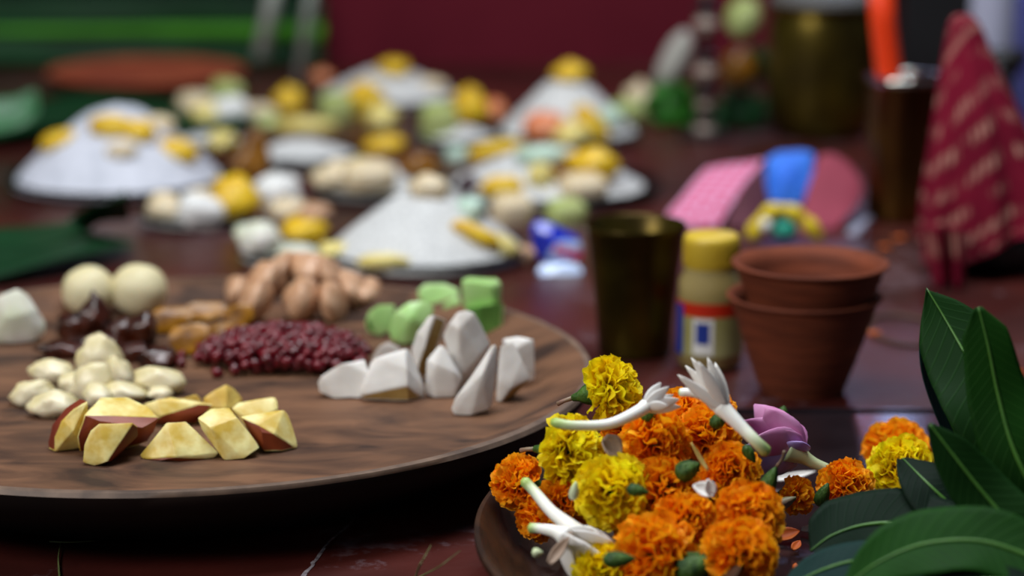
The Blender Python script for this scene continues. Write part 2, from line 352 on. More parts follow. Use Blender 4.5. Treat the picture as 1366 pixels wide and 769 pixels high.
# ---------------------------------------------------------------- the setting
def plane(name, x0, x1, y0, y1, z, m, th=.02):
    vs = [(x0, y0, z), (x1, y0, z), (x1, y1, z), (x0, y1, z), (x0, y0, z-th), (x1, y0, z-th), (x1, y1, z-th), (x0, y1, z-th)]
    return mesh_obj(name, vs, [(0, 1, 2, 3), (7, 6, 5, 4), (0, 4, 5, 1), (1, 5, 6, 2), (2, 6, 7, 3), (3, 7, 4, 0)], m, smooth=False)
fl = plane('floor', -3, 3, -.5, 6, 0, M['floor']); fl['kind'] = 'structure'
def box(name, x0, x1, y0, y1, z0, z1, m, parent=None, bev=0):
    o = plane(name, x0, x1, y0, y1, z1, m, z1-z0)
    if parent: o.parent = parent
    if bev:
        b = o.modifiers.new('b', 'BEVEL'); b.width = bev; b.segments = 2
    return o
wx0 = V(432, 60, 3.42).x; wx1 = V(935, 60, 3.42).x
wb = box('wall_back', wx0, 2.5, 3.42, 3.5, 0, 1.7, M['wall']); wb['kind'] = 'structure'
wl = box('wall_left', -2.5, wx0, 3.46, 3.54, 0, 1.7, M['dark_wall']); wl['kind'] = 'structure'
# chalky crack in the floor (wear, barely raised)
pth = [(402, 772), (418, 752), (432, 732), (440, 722), (452, 712), (468, 698), (478, 684), (486, 678)]
pts = smooth_path([G(x, y, .0003) for x, y in pth], 40); vs, fs = [], []
for i, p in enumerate(pts):
    wd = .0004+.0011*abs(noise.noise(Vector((i*.6, 0, 0))))+.0006*(1-i/40); j = Vector((noise.noise(Vector((i*.9, 3, 0)))*.0016, 0, 0))
    vs += [p+j+Vector((-wd, 0, 0)), p+j+Vector((wd, 0, 0))]
fs = [(2*i, 2*i+1, 2*i+3, 2*i+2) for i in range(40)]
ck = mesh_obj('crack', vs, fs, M['crack'], fl)
# ---------------------------------------------------------------- wooden platter
PC = Vector((-.22, 1.54, 0)); PR = .274; ZF = .036
prof = [(0, .001), (.19, .001), (.215, .004), (.262, .032), (.2715, .041), (.274, .0480), (.2725, .0505), (.268, .0508), (.255, .0460), (.243, .0405), (.236, .0372), (.228, ZF), (.1, ZF), (0.0005, ZF)]
pt = lathe('wooden_platter', prof, [M['wood'], M['wood_shade'], M['wood_edge']], seg=128, loc=PC, idxf=lambda j: 1 if j < 5 else (2 if j < 7 else 0), wob=.002)
tag(pt, 'large round turned wooden platter with side coloured dark for shade, holding cut fruit', 'platter')
def zpl(px, py):                            # height of the platter's surface under that pixel
    z = ZF
    for _ in range(6):
        p = G(px, py, z); q = math.hypot(p.x-PC.x, p.y-PC.y); z = ZF if q < .232 else ZF+min(.0148, (q-.232)/.036*.0148)
    return z
# apple pieces -----------------------------------------------------------------
AM = (M['apple'], M['apple_skin']); gA = 'apple pieces on the wooden platter'
def apple(base, pts, label, m=None): return chunk('apple_piece', base, pts, m or AM, ZF, label, 'apple piece', gA)
apple((90, 604), [(98, 575, -.5, 0), (118, 537, 0, 1), (100, 547, 0, 1), (84, 562, 0, 1), (74, 583, 0, 1), (73, 606, 0, 1), (108, 533, .8, 1), (88, 545, .8, 1), (70, 567, .8, 1), (64, 590, .8, 1), (65, 601, .7, 1), (110, 598, .5, 0), (119, 565, .7, 0), (92, 552, 2.4, 1), (74, 580, 2.2, 1), (118, 590, 2.5, 0), (110, 540, 1.8, 1)], 'upright thin apple slice with purple-red skin, leftmost of the apple pieces')
apple((150, 610), [(113, 553, .2, 1), (103, 584, .2, 1), (107, 603, .6, 1), (134, 530, 2.6, 0), (170, 529, 3.0, 0), (197, 542, 2.2, 0), (212, 557, 1.2, 1), (190, 571, .3, 1), (132, 562, 0, 1), (205, 576, 1.6, 1), (170, 603, 1.6, 1), (150, 612, 1.5, 1), (196, 590, 2.2, 1), (120, 590, 2.6, 0), (170, 600, 3.4, 0)], 'big apple wedge, flat pale cut face up, behind the small front wedge')
apple((135, 621), [(131, 565, .3, 0), (156, 563, .6, 0), (177, 563, .8, 1), (183, 568, 1.0, 1), (184, 582, 1.2, 1), (165, 603, .7, 1), (152, 588, 0, 0), (143, 617, -.5, 1), (126, 622, -.2, 1), (111, 617, 0, 0), (112, 592, .1, 0), (120, 575, .3, 0), (150, 621, .6, 1), (125, 615, 2, 0), (140, 575, 2, 0), (176, 590, 2.0, 1)], 'apple wedge nearest the platter rim with brown-red skin on its right')
apple((235, 616), [(186, 608, .6, 0), (206, 585, .6, 0), (222, 564, .9, 0), (249, 563, 1.2, 0), (272, 585, .9, 0), (291, 604, .6, 0), (285, 613, .5, 1), (236, 610, -.3, 1), (190, 613, .4, 1), (240, 618, -.1, 1), (215, 616, 0, 1), (280, 616, .7, 1), (225, 600, 2.6, 0), (262, 600, 2.6, 0), (240, 575, 2.2, 0)], 'trapezoid apple chunk lying on its skin in the middle of the front row', (M['apple'], M['apple_skin']))
apple((240, 575), [(190, 540, 1.5, 0), (210, 533, 1.2, 0), (228, 530, 1.6, 0), (264, 538, 1.2, 1), (285, 540, 1.6, 1), (270, 552, 1, 1), (215, 555, .6, 1), (208, 560, .8, 1), (240, 565, .8, 1), (205, 575, 1.2, 1), (262, 572, 1.4, 1), (225, 540, 3, 0), (270, 550, 3, 0), (210, 550, 3, 0)], 'apple wedge with long dark-red skin side, behind the trapezoid chunk')
apple((245, 560), [(238, 532, 2, 0), (262, 526, 2, 0), (268, 534, 2, 0), (266, 548, 2, 0), (240, 548, 2, 0), (250, 535, 4, 0), (270, 545, 4, 0)], 'small apple corner peeping above the long dark-skinned wedge', (M['apple_brown'],))
apple((320, 613), [(263, 558, .7, 0), (283, 545, 1.8, 0), (306, 545, 2.0, 0), (316, 557, 1.0, 0), (280, 571, 0, 0), (348, 598, .4, 0), (326, 612, -.2, 0), (299, 615, -.3, 0), (268, 572, 1, 0), (330, 605, 2.2, 1), (300, 600, 2.4, 1), (318, 570, 2.8, 0)], 'pale square-cut apple block standing at the front, without visible skin', (M['apple'],))
apple((297, 560), [(270, 532, .6, 0), (283, 521, .6, 0), (301, 512, .9, 0), (312, 518, 1.2, 0), (324, 533, 1.4, 0), (308, 543, .3, 0), (285, 543, .2, 0), (302, 545, 0, 0), (298, 560, .2, 0), (320, 558, 1, 0), (275, 555, .8, 0), (300, 525, 2.8, 0), (318, 545, 2.8, 0)], 'apple chunk with a green seed mark, topmost of the apple pieces', (M['apple_brown'],))
apple((345, 580), [(308, 545, .4, 0), (318, 537, 1.0, 0), (366, 529, 1.8, 0), (370, 536, 1.6, 0), (371, 546, 1.2, 0), (345, 556, .4, 0), (324, 556, .2, 1), (318, 553, .3, 1), (330, 575, .4, 1), (360, 572, 1, 0), (340, 545, 3, 0), (366, 555, 3, 0)], 'flat-topped apple piece resting behind the rightmost chunk')
apple((370, 606), [(320, 556, .8, 1), (328, 559, .6, 1), (341, 553, 1.4, 0), (379, 546, 2.0, 0), (384, 552, 2.2, 0), (392, 575, 1.6, 0), (397, 596, 1.2, 0), (396, 606, 1.0, 1), (366, 580, 0, 1), (350, 578, -.1, 1), (345, 566, .2, 1), (352, 604, 0, 1), (375, 607, .2, 1), (335, 580, .8, 1), (345, 600, 2.6, 0), (385, 580, 3.0, 0)], 'rightmost apple chunk with greenish-red skin facing forward')
# seed-pod marks
# coconut ----------------------------------------------------------------------
CM = (M['coco'], M['coco_skin']); gC = 'white coconut pieces on the wooden platter'
def coco(base, pts, label): return chunk('coconut_piece', base, pts, CM, ZF, label, 'coconut piece', gC, bev=.0014, skin='brown_skin')
coco((450, 533), [(423, 511, .5, 0), (427, 502, .5, 0), (455, 484, .6, 0), (487, 479, 1, 0), (494, 500, .4, 0), (488, 528, 0, 0), (478, 535, -.1, 0), (446, 534, 0, 0), (426, 524, .3, 0), (440, 520, 2, 0), (480, 505, 2.5, 0)], 'low rounded white coconut piece, leftmost, pointing at the pomegranate')
coco((510, 500), [(494, 487, .5, 0), (498, 473, .5, 0), (506, 461, .6, 0), (518, 456, .8, 0), (534, 463, .9, 0), (536, 495, .8, 0), (500, 498, .4, 0), (516, 470, 2, 0), (530, 490, 2, 0)], 'peach-tinted coconut piece peeping over the big block')
coco((525, 537), [(494, 484, .8, 0), (500, 478, .8, 0), (541, 465, 1, 0), (543, 490, .1, 0), (543, 514, -.3, 1), (480, 527, 0, 1), (485, 534, 0, 1), (518, 536, 0, 1), (545, 538, 0, 1), (566, 537, 1, 1), (567, 520, 1.2, 0), (557, 490, 1.4, 0), (545, 467, 1.4, 0), (560, 520, 3.0, 0), (500, 500, 3, 0), (500, 520, 3, 0)], 'large blocky coconut piece with brown skin underneath')
coco((565, 515), [(548, 466, .4, 0), (556, 444, .3, 0), (572, 421, .4, 0), (580, 420, .3, 1), (569, 455, -.2, 1), (557, 482, -.1, 1), (556, 500, 0, 1), (596, 426, 1.2, 1), (588, 450, 1.2, 1), (570, 490, .9, 1), (568, 505, .8, 1), (548, 480, .4, 0), (560, 470, 2, 0), (590, 445, 2.4, 0), (550, 508, .6, 0)], 'leaning coconut slice with brown edge, behind the blocky piece')
coco((615, 525), [(590, 448, .8, 0), (598, 432, .6, 0), (610, 416, .7, 0), (622, 413, .8, 0), (633, 417, .8, 0), (640, 436, 1, 0), (655, 459, 1.2, 0), (642, 474, .5, 0), (617, 503, 0, 1), (609, 497, 0, 1), (612, 440, 0, 0), (600, 475, .3, 0), (612, 520, .8, 0), (640, 500, 2, 0), (620, 450, 2.8, 0)], 'tallest coconut piece with a rounded peak, in the middle of the heap')
coco((590, 532), [(568, 481, .6, 0), (585, 460, 1, 0), (592, 461, 1, 0), (606, 496, .2, 0), (618, 505, .5, 0), (608, 530, .2, 0), (580, 532, 0, 0), (566, 525, .3, 0), (580, 485, .1, 0), (590, 500, 2.4, 0)], 'white coconut chunk sitting low between block and tall shard')
coco((630, 556), [(601, 546, .3, 0), (606, 532, .3, 0), (628, 498, .5, 0), (658, 459, 1, 0), (665, 459, 1.1, 0), (664, 500, 1, 0), (657, 544, .4, 0), (650, 548, .2, 0), (629, 557, -.1, 0), (605, 554, .1, 0), (642, 500, 0, 0), (640, 535, 2, 0), (655, 500, 2.4, 0)], 'tall pointed coconut shard standing nearest the camera')
coco((675, 538), [(665, 478, .6, 0), (668, 461, .8, 0), (684, 457, .9, 0), (696, 480, .6, 0), (707, 505, .5, 1), (680, 519, 0, 1), (668, 542, 0, 1), (661, 541, .1, 0), (664, 510, .2, 0), (704, 510, .6, 1), (690, 500, 2.4, 0), (682, 535, .8, 1)], 'coconut piece with brown underside, right of the tall shard')
coco((700, 520), [(668, 455, 1, 0), (672, 451, 1, 0), (690, 449, 1, 0), (712, 451, .8, 0), (715, 480, .7, 0), (714, 506, .6, 0), (707, 509, .5, 0), (686, 466, .4, 0), (690, 500, 1.8, 0), (710, 470, 2.2, 0)], 'square-topped coconut piece, rightmost on the platter')
# cucumber ----------------------------------------------------------------------
GM = (M['green'], M['green_skin']); gG = 'pale green chunks on the wooden platter'
def cuke(base, pts, label): return chunk('cucumber_chunk', base, pts, GM, ZF, label, 'cucumber chunk', gG, bev=.002)
cuke((650, 452), [(640, 410, .5, 1), (673, 404, 1, 1), (670, 450, .8, 1), (640, 454, .5, 1), (622, 446, 1.2, 1), (620, 412, 1.2, 1), (645, 410, 3, 0), (670, 445, 3, 0)], 'dark green skinned chunk under the pale green cube')
cuke((640, 448), [(615, 374, .6, 0), (622, 369, 1.8, 0), (664, 371, 2, 0), (669, 378, 1.2, 0), (658, 380, .2, 0), (657, 412, .2, 0), (618, 413, .4, 0), (666, 410, 1.2, 0), (670, 400, 2.6, 0), (625, 404, 2.8, 0)], 'square pale green cube on top, highest of the green chunks')
cuke((585, 425), [(556, 388, .6, 0), (566, 378, 1, 0), (592, 377, 1.2, 0), (614, 386, 1, 1), (608, 404, .4, 1), (570, 408, .2, 0), (560, 425, .4, 0), (605, 425, .5, 0), (590, 400, 3, 0)], 'green chunk with darker skin behind the rounded piece')
cuke((548, 462), [(517, 442, .6, 0), (526, 416, .5, 0), (545, 402, .8, 0), (566, 401, 1, 0), (580, 410, 1.2, 0), (574, 440, .4, 0), (560, 458, .2, 0), (538, 463, 0, 0), (522, 456, .2, 0), (548, 425, -.3, 0), (550, 440, 2.4, 0)], 'rounded pale green chunk in front of the others')
cuke((505, 452), [(487, 430, .4, 1), (492, 414, .3, 1), (505, 405, .6, 0), (528, 405, 1, 0), (524, 440, .5, 0), (508, 452, .2, 1), (490, 444, .2, 1), (510, 425, 2, 0)], 'leftmost green chunk beside the pomegranate seeds')
cuke((602, 430), [(590, 404, .4, 0), (610, 394, .8, 0), (619, 405, .6, 0), (606, 428, .2, 0), (594, 428, .2, 0), (604, 415, 1.8, 0)], 'small mint green piece wedged beside the cube')
chunk('guava_chunk', (25, 460), [(-16, 402, .6, 0), (4, 392, .4, 0), (22, 384, .8, 0), (38, 394, .8, 0), (50, 412, .6, 0), (61, 430, .7, 1), (60, 446, .5, 1), (45, 456, .2, 1), (20, 462, 0, 1), (-14, 460, .2, 1), (10, 425, -.3, 0), (35, 420, -.1, 0), (0, 430, 3, 0), (45, 425, 3, 0)], (M['paleg'], M['greenf']), ZF, 'greyish white chunk with green rind at the platter\'s left', 'fruit piece', None, bev=.003)
# blobs standing on a level -----------------------------------------------------
def stand(name, px, py, w_, h_, base_py, m, label, cat, group, z0=ZF, depth=None, rotp=0, n=3, rough=.12, fn=None, yaw=None, freq=1.4, tiltx=0):
    """lumpy body centred on pixel (px,py), w_ x h_ pixels, whose foot is at base_py"""
    if z0 == ZF: z0 = zpl(px, base_py)
    Y = G(px, base_py, z0).y; c = V(px, py, Y); s = ppm(c); hx, hz = w_/2/s, h_/2/s
    hy = depth if depth else (hx+hz)/2*.9
    c.y += hy*.8; 
    c = V(px, py, c.y); c.z = max(c.z, z0+min(hx, hz)*.7)
    o = blob(name, c, (hx, hy, hz), (tiltx, math.radians(rotp), 0), m, n, rough, freq, fn)
    return tag(o, label, cat, group)
gB = 'pale round balls at the back of the platter'
stand('round_fruit', 119, 389, 74, 70, 424, M['ball'], 'left pale cream ball behind the brown sticky pieces', 'peeled fruit', gB, rough=.06)
stand('round_fruit', 186, 387, 77, 72, 424, M['ball'], 'right pale cream ball, rounder and brighter', 'peeled fruit', gB, rough=.05)
gW = 'cream fruit pieces on the wooden platter'
def taper(p, v): p.x *= 1+.25*v.z*-1; p.y *= 1-.2*v.z; return p
def pill(p, v): p.z *= (1-.25*v.x*v.x); return p
for a in [
    (70, 498, 64, 36, 520, 8, pill, 'white-topped oval cream piece, upper left of the heap'),
    (43, 526, 58, 38, 545, -14, pill, 'leftmost cream oval piece lying near the platter rim'),
    (72, 541, 68, 38, 560, -6, pill, 'front cream oval piece beside the red-skinned apple slice'),
    (132, 478, 58, 66, 512, 0, taper, 'dome-shaped cream piece standing highest in the heap'),
    (160, 502, 34, 56, 518, -18, taper, 'pinkish grey piece leaning against the dome-shaped one'),
    (122, 512, 62, 54, 535, -25, pill, 'cream piece with folded top in the middle of the heap'),
    (100, 516, 44, 36, 532, 25, pill, 'small cream piece between the oval ones'),
    (165, 527, 60, 30, 540, 6, pill, 'bluish white flat piece just behind the apple wedge'),
    (213, 511, 70, 44, 530, 8, pill, 'rightmost cream piece with tan hollow on top'),
    (214, 528, 36, 20, 536, 0, pill, 'small white scrap below the rightmost cream piece'),
    (132, 532, 44, 34, 545, 20, pill, 'cream lump low in front, above the apple wedge')]:
    stand('cream_fruit_piece', a[0], a[1], a[2], a[3], a[4], M['cream'], a[7], 'fruit piece', gW, rotp=a[5], fn=a[6], rough=.3, freq=1.7, depth=.011)
gD = 'sticky brown pieces on the wooden platter'
def spike(p, v):
    k = 1-.55*max(v.z, 0); p.x *= k; p.y *= k; return p
for a in [
    (100, 438, 46, 42, 458, 0, None, 'glossy brown piece, leftmost of the upper brown heap'),
    (126, 424, 48, 62, 458, 0, spike, 'pointed glossy brown piece standing before the cream ball'),
    (160, 444, 44, 38, 462, 0, None, 'glossy brown piece between the pointed one and the amber fruit'),
    (190, 442, 40, 48, 464, 15, None, 'dark brown piece with raised corner beside the amber fruit'),
    (85, 467, 66, 24, 480, 5, None, 'flat dark brown smear left of the cream dome'),
    (178, 470, 60, 26, 484, 0, None, 'low dark brown piece just right of the cream dome'),
    (212, 480, 52, 30, 494, 8, None, 'reddish brown shiny piece nearest the pomegranate'),
    (130, 458, 70, 26, 470, 0, None, 'dark brown piece beneath the pointed one')]:
    stand('sticky_brown_piece', a[0], a[1], a[2], a[3], a[4], M['date'], a[7], 'dried fruit', gD, rotp=a[5], fn=a[6], rough=.45, freq=2.2, depth=.011)
gM = 'amber fruit pieces on the wooden platter'
def am(base, pts, label): return chunk('amber_fruit_piece', base, [(x, y, d, 0) for x, y, d in pts], (M['amber'],), ZF, label, 'dried fruit', gM, bev=.002, rough=.0012)
am((225, 448), [(200, 414, .5), (215, 408, 1), (250, 410, 1), (262, 418, .8), (255, 428, .2), (230, 446, 0), (205, 446, .2), (230, 420, 3)], 'flat amber piece, leftmost beside the brown pieces')
am((275, 432), [(240, 412, .5), (262, 402, 1), (300, 404, 1.2), (305, 420, .6), (280, 428, 0), (250, 428, .1), (275, 410, 2.6)], 'amber slice at the back under the peach segments')
am((248, 475), [(224, 450, .3), (232, 438, .8), (262, 432, 1), (283, 436, .9), (275, 450, .3), (262, 472, 0), (242, 476, 0), (226, 462, .1), (255, 450, 2.4)], 'bright amber cup-shaped piece in front')
am((318, 445), [(296, 414, .6), (312, 406, 1), (336, 405, .8), (337, 425, .4), (322, 440, 0), (302, 436, .2), (320, 420, 2.4)], 'amber piece touching the rightmost peach segments')
am((292, 458), [(274, 438, .3), (290, 428, .6), (312, 430, .6), (310, 445, .1), (292, 457, 0), (276, 452, .1), (292, 440, 2)], 'small reddish amber piece above the pomegranate seeds')
gS = 'peach coloured segments on the wooden platter'
def seg(p, v):
    k = (.62+.38*math.cos(v.z*1.1-.2))*1.06/(1+.22*math.cos(3*math.atan2(v.y, v.x)-PI/2+PI)); p.x *= k*(1-.2*v.z); p.y *= k; return p
for a in [
    (318, 388, 34, 42, 412, 20, 'leftmost peach segment leaning outward'),
    (341, 402, 38, 66, 436, 18, 'peach segment leaning left in front'),
    (356, 376, 46, 62, 408, 25, 'broad peach segment behind the left ones'),
    (372, 368, 30, 70, 402, 22, 'slim pale segment beside the centre gap'),
    (402, 402, 46, 64, 432, 8, 'front centre peach segment, upright and broad'),
    (441, 405, 34, 60, 432, -12, 'front peach segment with a white highlight'),
    (414, 362, 60, 50, 404, 20, 'peach segment forming the top of the heap'),
    (438, 366, 30, 60, 406, -25, 'peach segment behind the highlighted one'),
    (470, 388, 36, 60, 416, -32, 'orange-tinged segment leaning right'),
    (488, 392, 36, 46, 414, -38, 'rightmost peach segment lying low')]:
    stand('fruit_segment', a[0], a[1], a[2], a[3], a[4], M['peach'], a[6], 'fruit piece', gS, rotp=a[5], fn=seg, rough=.2, depth=.014)
# pomegranate seeds: about 280, each its own thing ---------------------------------
def seed_mesh(k):
    vs, fs = ico(2); out = []; s = Vector((k*7.1, 2, 3))
    for v in vs:
        p = Vector((v.x*.0037*(1-.22*v.z), v.y*.0034*(1-.25*v.z), v.z*.0050)); p *= 1+.22*noise.noise(v*1.6+s)
        out.append(p)
    me = bpy.data.meshes.new('pomegranate_seed'); me.from_pydata([tuple(p) for p in out], [], fs); me.materials.append(M['seed'])
    me.polygons.foreach_set('use_smooth', [True]*len(me.polygons)); return me
SM = [seed_mesh(k) for k in range(5)]
pc = G(378, 482, ZF); rx, ry, hh = .060, .046, .017; cnt = 0
def pz(u, v): r = math.hypot(u, v); return hh*max(0, (1-r*r))**.7
spots = []
for layer, step in ((0, .0071), (1, .0098)):
    j = 0; y = -ry
    while y <= ry:
        x = -rx + (step/2 if j % 2 else 0)
        while x <= rx:
            u, v = x/rx, y/ry
            if math.hypot(u, v)*(1+.12*noise.noise(Vector((u*2, v*2, 5)))) < .98:
                z = ZF+.0035+pz(u, v)-layer*.006
                if z > ZF+.0033: spots.append((pc.x+x+R.uniform(-.0012, .0012), pc.y+y+R.uniform(-.0012, .0012), z+R.uniform(0, .0025)))
            x += step
        y += step*.87; j += 1
for p in [(-.068, -.02), (.066, -.012), (.069, .008), (-.071, .004), (-.04, -.045), (.05, -.041)]: spots.append((pc.x+p[0], pc.y+p[1], ZF+.0035))
for p in spots[:295]:
    o = bpy.data.objects.new('pomegranate_seed', R.choice(SM)); o.location = p
    o.rotation_euler = (R.uniform(0, 6), R.uniform(0, 6), R.uniform(0, 6)); s = R.uniform(.88, 1.15); o.scale = (s, s, s)
    link(o); tag(o, 'glossy dark red pomegranate seed heaped on the wooden platter', 'pomegranate seed', 'pomegranate seeds on the wooden platter')
# ---------------------------------------------------------------- rice plates behind
HF = []                                  # height fields for resting garnish
def plate(px, front_py, wpx, label, cone=None, hpx=0, mlabel=None, m='rice', sq=1.0, plabel=True, shape=.9, top=None, off=0):
    p = G(px, front_py, .006); s = ppm(p); r = wpx/2/s; c = Vector((p.x, p.y+r*.98, 0)); c = Vector((G(px, front_py).x*(c.y/p.y), c.y, 0))
    o = lathe('round_plate', [(0, .0008), (r*.7, .0008), (r*.98, .010), (r, .012), (r*.985, .0135), (r*.95, .012), (r*.68, .004), (0.0005, .0035)], M['steel_dark'], seg=64, loc=c)
    tag(o, label, 'plate')
    if cone:
        rc = r*cone; h = hpx/s; sd = Vector((px*.1, 0, 0))
        cx = c.x + off/s
        def H(x, y, c=c, cx=cx, rc=rc, h=h, sd=sd):
            u = math.hypot(x-cx, (y-c.y)/sq)/rc
            if u >= 1: return .0
            a = .006+h*((1-u)**shape)*(1-.16*math.exp(-(u*5)**2))
            return a + .003*(1-u)*noise.noise(Vector((x*45, y*45, 0))+sd)
        n = 40; vs = [(0, 0, H(cx, c.y))]; fs = []
        for j in range(1, n+1):
            for i in range(72):
                a = 2*PI*i/72; q = rc*j/n*(1+.03*noise.noise(Vector((math.cos(a)*1.5, math.sin(a)*1.5, px))))
                x, y = q*math.cos(a), q*math.sin(a)*sq
                z = H(cx+x*.999, c.y+y*.999) if j < n else .0045
                vs.append((x, y, max(z, .0045)))
        for i in range(72): fs.append((0, 1+i, 1+(i+1) % 72))
        for j in range(n-1):
            for i in range(72):
                a, b = 1+j*72+i, 1+j*72+(i+1) % 72; fs.append((a, a+72, b+72, b))
        mo = mesh_obj('rice_mound', vs, fs, M[m]); mo.location = (cx, c.y, 0)
        tag(mo, mlabel, 'rice', kind='stuff')
        HF.append(H)
    def HP(x, y, c=c, r=r): return .010 if math.hypot(x-c.x, y-c.y) < r*.98 else 0
    HF.append(HP); return c, r
plate(167, 268, 312, 'dark round plate under the left white mound', .93, 128, 'wide bluish white rice mound at the left, topped with yellow fruit', 'flour', shape=.85)
plate(268, 305, 160, 'small dark plate with banana, coconut and yellow fruit', .9, 16, 'thin bed of rice on the small plate with banana and coconut')
plate(408, 223, 166, 'dark plate under the low greenish white mound', .95, 30, 'low white rice mound right of the brown lump', 'rice')
plate(520, 146, 205, 'dark plate at the back holding a flat wide mound', .96, 52, 'wide rice mound at the back, topped with an orange flower', 'rice', shape=.8)
plate(508, 268, 190, 'dark plate with cream fruit and brown date, in the middle', .9, 42, 'low rice mound under cream fruit and a brown date', 'rice')
plate(755, 196, 210, 'dark plate at the back right under the pointed mound', .95, 100, 'pointed rice mound at the back right with a yellow cap', 'rice', shape=1.0)
plate(738, 277, 300, 'widest dark plate, behind the brass tumbler', .96, 72, 'broad low rice mound dotted with yellow slices and dates', 'rice', off=-12, shape=.95)
plate(570, 366, 286, 'dark plate directly behind the wooden platter', .97, 108, 'nearest rice mound, coarse grains, directly behind the wooden platter', 'rice', shape=.85)
plate(285, 200, 120, 'small dark plate of mixed fruit behind the left mound', .9, 16, 'thin bed of rice under the mixed fruit behind the left mound')
plate(374, 352, 112, 'small dark plate behind the peach segments', .9, 20, 'thin bed of rice on the small plate behind the peach segments')
plate(612, 196, 130, 'small dark plate between the two back mounds', .9, 22, 'thin bed of rice on the plate between the back mounds')
def surf(px, py):
    d = ray(px, py); t = 1.6
    while t < 3.6:
        p = C0+d*t
        h = max([H(p.x, p.y) for H in HF])
        if p.z <= h: return p
        t += .003
    return G(px, py)
gF = 'fruit garnish on the rice plates'
def garn(name, px, py, w_, h_, mk, label, cat='fruit piece', kind='slice', rot=0, group=None):
    p = surf(px, py + h_*.25); s = ppm(p); w_ *= 1.25; h_ *= 1.3; hx, hz = w_/2/s, h_/2/s
    if kind == 'slice':
        o = blob(name, p+Vector((0, -.002, .003)), (hx, max(hx*.5, .006), hz), (-.35, math.radians(rot), 0), M[mk], 2, .18)
    elif kind == 'ball':
        o = blob(name, p+Vector((0, 0, hz*.5)), (hx, hx*.9, hz), (0, math.radians(rot), 0), M[mk], 3, .35, 1.9)
    else:
        def sq_(q, v):
            return Vector([math.copysign(abs(v[i])**.55, v[i])*(hx, hx*.8, hz)[i] for i in range(3)])
        o = blob(name, p+Vector((0, 0, hz*.5)), (hx, hx, hz), (.2, math.radians(rot), .4), M[mk], 3, .3, fn=sq_)
    return tag(o, label, cat, group or gF)
